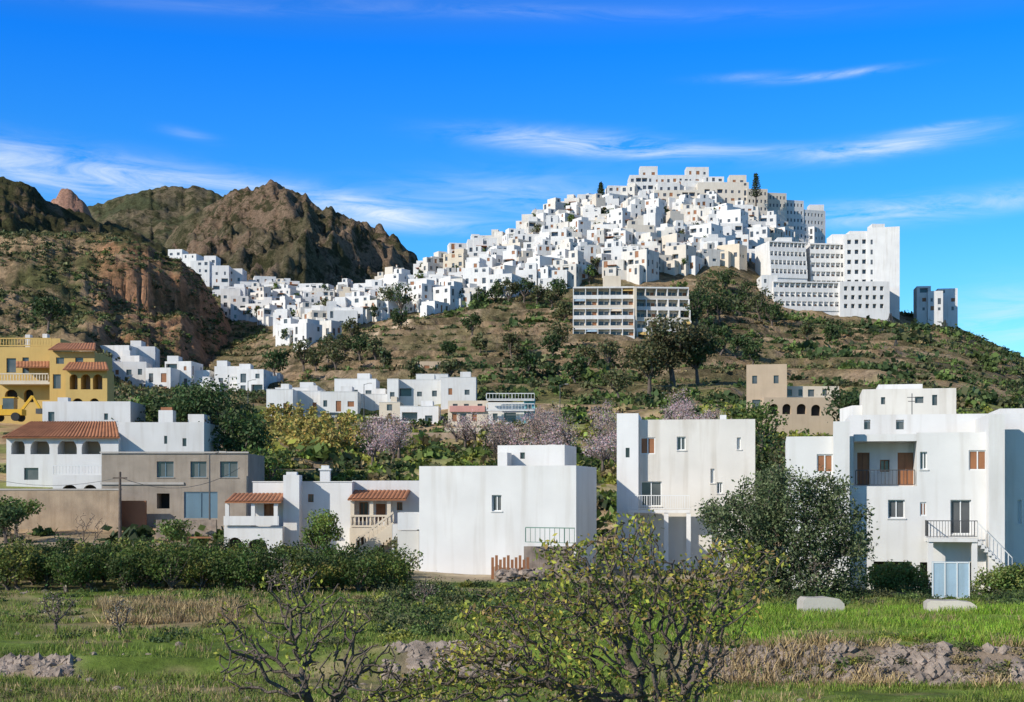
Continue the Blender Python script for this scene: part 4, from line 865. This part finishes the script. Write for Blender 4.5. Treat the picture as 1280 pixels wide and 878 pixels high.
for tgt in ((X(-80,110),110,zr(575,110)),(X(300,118),118,zr(585,118))):
    pts=[np.array(p0)*(1-t)+np.array(tgt)*t-np.array([0,0,1.2*4*t*(1-t)]) for t in np.linspace(0,1,12)]
    for a,b_ in zip(pts[:-1],pts[1:]): mb.beam(a,b_,.03,'dark_metal')
mb.done('utility_pole')
def mast(px,rt,d,w,name):
    x=X(px,d);z=H1(px,d);zt=zr(rt,d);mb=MB(x,d,z);mb.at(x,d,0);n=10;q4=[(-1,-1),(1,-1),(1,1),(-1,1)]
    for i in range(n):
        za=z+(zt-z)*i/n;zb=z+(zt-z)*(i+1)/n;wa=w*(1-.8*i/n);wb=w*(1-.8*(i+1)/n)
        for j,(u,v) in enumerate(q4):
            u2,v2=q4[(j+1)%4];mb.beam((u*wa,v*wa,za),(u*wb,v*wb,zb),.14,'dark_metal');mb.beam((u*wa,v*wa,za),(u2*wb,v2*wb,zb),.08,'dark_metal')
    mb.box(-w*1.3,-.1,zt-2,w*1.3,.1,zt-1.8,'dark_metal');mb.done(name)
mast(1113,392,440,.8,'antenna_mast');mast(1181,400,440,.8,'electricity_pylon');mast(1120,425,380,.5,'antenna_mast')
def car(px,d,mat,yaw):
    x=X(px,d);z=H1(px,d);mb=MB(x,d,z,yaw)
    lo=[(-2.05,.35),(2.05,.35),(2.1,.75),(1.3,.92),(-1.9,.95),(-2.1,.7)];cab=[(-1.6,.95),(1.0,.92),(.35,1.42),(-1.2,1.45)]
    for prof,w,m_ in ((lo,.85,mat),(cab,.72,'glass')):
        n=len(prof);mb.face([(a,-w,b_) for a,b_ in prof],m_);mb.face([(a,w,b_) for a,b_ in prof[::-1]],m_)
        for i in range(n):
            a=prof[i];b_=prof[(i+1)%n];mb.face([(a[0],-w,a[1]),(a[0],w,a[1]),(b_[0],w,b_[1]),(b_[0],-w,b_[1])],m_)
    mb.box(-1.15,-.7,1.43,.32,.7,1.48,mat)
    for sx in (-1.3,1.3):
        for sy in (-.88,.7): mb.wheel(sx,sy,sy+.18,.33,.33,'rubber')
    mb.done('parked_car')
for i,(p_,m_) in enumerate([(345,'car_white'),(362,'car_blue'),(380,'car_blue'),(398,'car_grey'),(420,'car_white'),(540,'car_grey'),(688,'car_white')]): car(p_,250,m_,R.uniform(-25,25))
for p_,d_ in [(310,250),(455,250),(700,240),(597,420),(262,118)]:
    x=X(p_,d_);z=H1(p_,d_);mb=MB(x,d_,z);mb.cyl(0,0,-.3,6.5,.09,.05,'dark_metal',8);mb.beam((0,0,6.4),(1.0,0,6.7),.07,'dark_metal');mb.box(.8,-.12,6.6,1.4,.12,6.72,'roof_cement');mb.done('street_lamp')
# ---------------------------------------------------------------- light, sky, camera
sd=np.array([-.72,-.52,.48]);sd/=np.linalg.norm(sd)
el=math.asin(sd[2])
sun=bpy.data.lights.new('sun','SUN');sun.energy=5.0;sun.angle=math.radians(.5);sun.color=(1,.93,.82)
so=bpy.data.objects.new('sun',sun);scene.collection.objects.link(so)
from mathutils import Vector
so.rotation_euler=Vector(sd).to_track_quat('Z','Y').to_euler()
w=bpy.data.worlds.new('World');scene.world=w;w.use_nodes=True;nt=w.node_tree;nt.nodes.clear();L=nt.links.new
out=N(nt,'ShaderNodeOutputWorld');bg=N(nt,'ShaderNodeBackground');bg.inputs[1].default_value=.1
sk=N(nt,'ShaderNodeTexSky');sk.sky_type='NISHITA';sk.sun_disc=False;sk.sun_elevation=el;sk.sun_rotation=math.atan2(sd[0],sd[1]);sk.altitude=300;sk.air_density=1.0;sk.dust_density=.3;sk.ozone_density=3
def M(op,a,b_=None,clamp=False):
    n=N(nt,'ShaderNodeMath',operation=op);n.use_clamp=clamp
    for i,v in enumerate((a,b_)):
        if v is None: continue
        if isinstance(v,(int,float)): n.inputs[i].default_value=v
        else: L(v,n.inputs[i])
    return n.outputs[0]
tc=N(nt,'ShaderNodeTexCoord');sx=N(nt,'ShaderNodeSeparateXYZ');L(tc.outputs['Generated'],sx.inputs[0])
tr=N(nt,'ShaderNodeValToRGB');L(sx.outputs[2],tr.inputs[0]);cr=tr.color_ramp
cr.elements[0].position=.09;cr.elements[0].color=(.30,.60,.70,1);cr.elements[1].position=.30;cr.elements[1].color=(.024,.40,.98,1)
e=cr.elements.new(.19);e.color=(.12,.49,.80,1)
e=cr.elements.new(.42);e.color=(.28,.36,.50,1);e=cr.elements.new(.65);e.color=(.42,.37,.35,1)  # unseen upper sky, tinted neutral to warm the ambient light
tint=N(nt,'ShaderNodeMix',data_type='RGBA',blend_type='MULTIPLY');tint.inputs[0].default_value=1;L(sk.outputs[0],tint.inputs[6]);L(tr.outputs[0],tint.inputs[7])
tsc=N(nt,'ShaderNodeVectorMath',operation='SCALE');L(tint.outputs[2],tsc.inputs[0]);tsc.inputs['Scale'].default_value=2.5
az=M('ARCTAN2',sx.outputs[0],sx.outputs[1]);ele=M('ARCSINE',sx.outputs[2])
def cl(px,row,lx,ly,tilt,amp):
    a=math.atan((px-640)*K);e=math.atan((HR-row)*K*math.cos(a));lx*=K;ly*=K;t=math.radians(tilt)
    du=M('SUBTRACT',az,a);dv=M('SUBTRACT',ele,e)
    u=M('ADD',M('MULTIPLY',du,math.cos(t)/lx),M('MULTIPLY',dv,math.sin(t)/lx))
    v=M('ADD',M('MULTIPLY',du,-math.sin(t)/ly),M('MULTIPLY',dv,math.cos(t)/ly))
    q_=M('ADD',M('MULTIPLY',u,u),M('MULTIPLY',v,v));return M('MULTIPLY',M('POWER',2.718,M('MULTIPLY',q_,-1)),amp)
tot=None
for c in [(720,178,110,12,-4,1.2),(860,190,120,7,-1,.8),(1110,183,100,10,4,1.1),(1170,160,50,4,4,.5),(1140,262,190,13,3,.95),(1040,94,60,4,3,.8),(930,97,50,5,0,.3),(235,168,30,6,-8,.2),
          (60,215,170,22,-8,1.0),(300,238,210,18,-7,.75),(470,265,80,13,-8,1.15),(640,248,150,26,0,.5),(1260,395,70,30,0,.8),(300,10,260,8,1,.12),(700,15,300,8,-2,.15)]:
    v=cl(*c);tot=v if tot is None else M('ADD',tot,v)
cv=N(nt,'ShaderNodeCombineXYZ');L(M('MULTIPLY',az,9),cv.inputs[0]);L(M('MULTIPLY',ele,55),cv.inputs[1])
no_=N(nt,'ShaderNodeTexNoise');no_.inputs['Scale'].default_value=1.3;no_.inputs['Detail'].default_value=9;no_.inputs['Roughness'].default_value=.66;no_.inputs['Distortion'].default_value=.8;L(cv.outputs[0],no_.inputs['Vector'])
nr_=N(nt,'ShaderNodeMapRange');nr_.inputs['From Min'].default_value=.34;nr_.inputs['From Max'].default_value=.66;L(no_.outputs[0],nr_.inputs[0])
al=M('MULTIPLY',M('MULTIPLY',tot,nr_.outputs[0]),.85,True)
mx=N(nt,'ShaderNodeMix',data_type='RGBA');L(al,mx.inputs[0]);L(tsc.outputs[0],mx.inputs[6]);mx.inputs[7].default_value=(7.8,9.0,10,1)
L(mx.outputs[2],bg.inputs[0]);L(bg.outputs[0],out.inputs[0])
cam=bpy.data.cameras.new('camera');cam.sensor_width=36;cam.lens=50;cam.shift_y=(HR-439)/1280;cam.clip_end=20000;cam.clip_start=.1
co=bpy.data.objects.new('camera',cam);co.location=(0,0,CZ);co.rotation_euler=(math.radians(90),0,0);scene.collection.objects.link(co);scene.camera=co
scene.view_settings.view_transform='Standard';scene.view_settings.look='None';scene.view_settings.exposure=0
print('total',time.time()-T0)
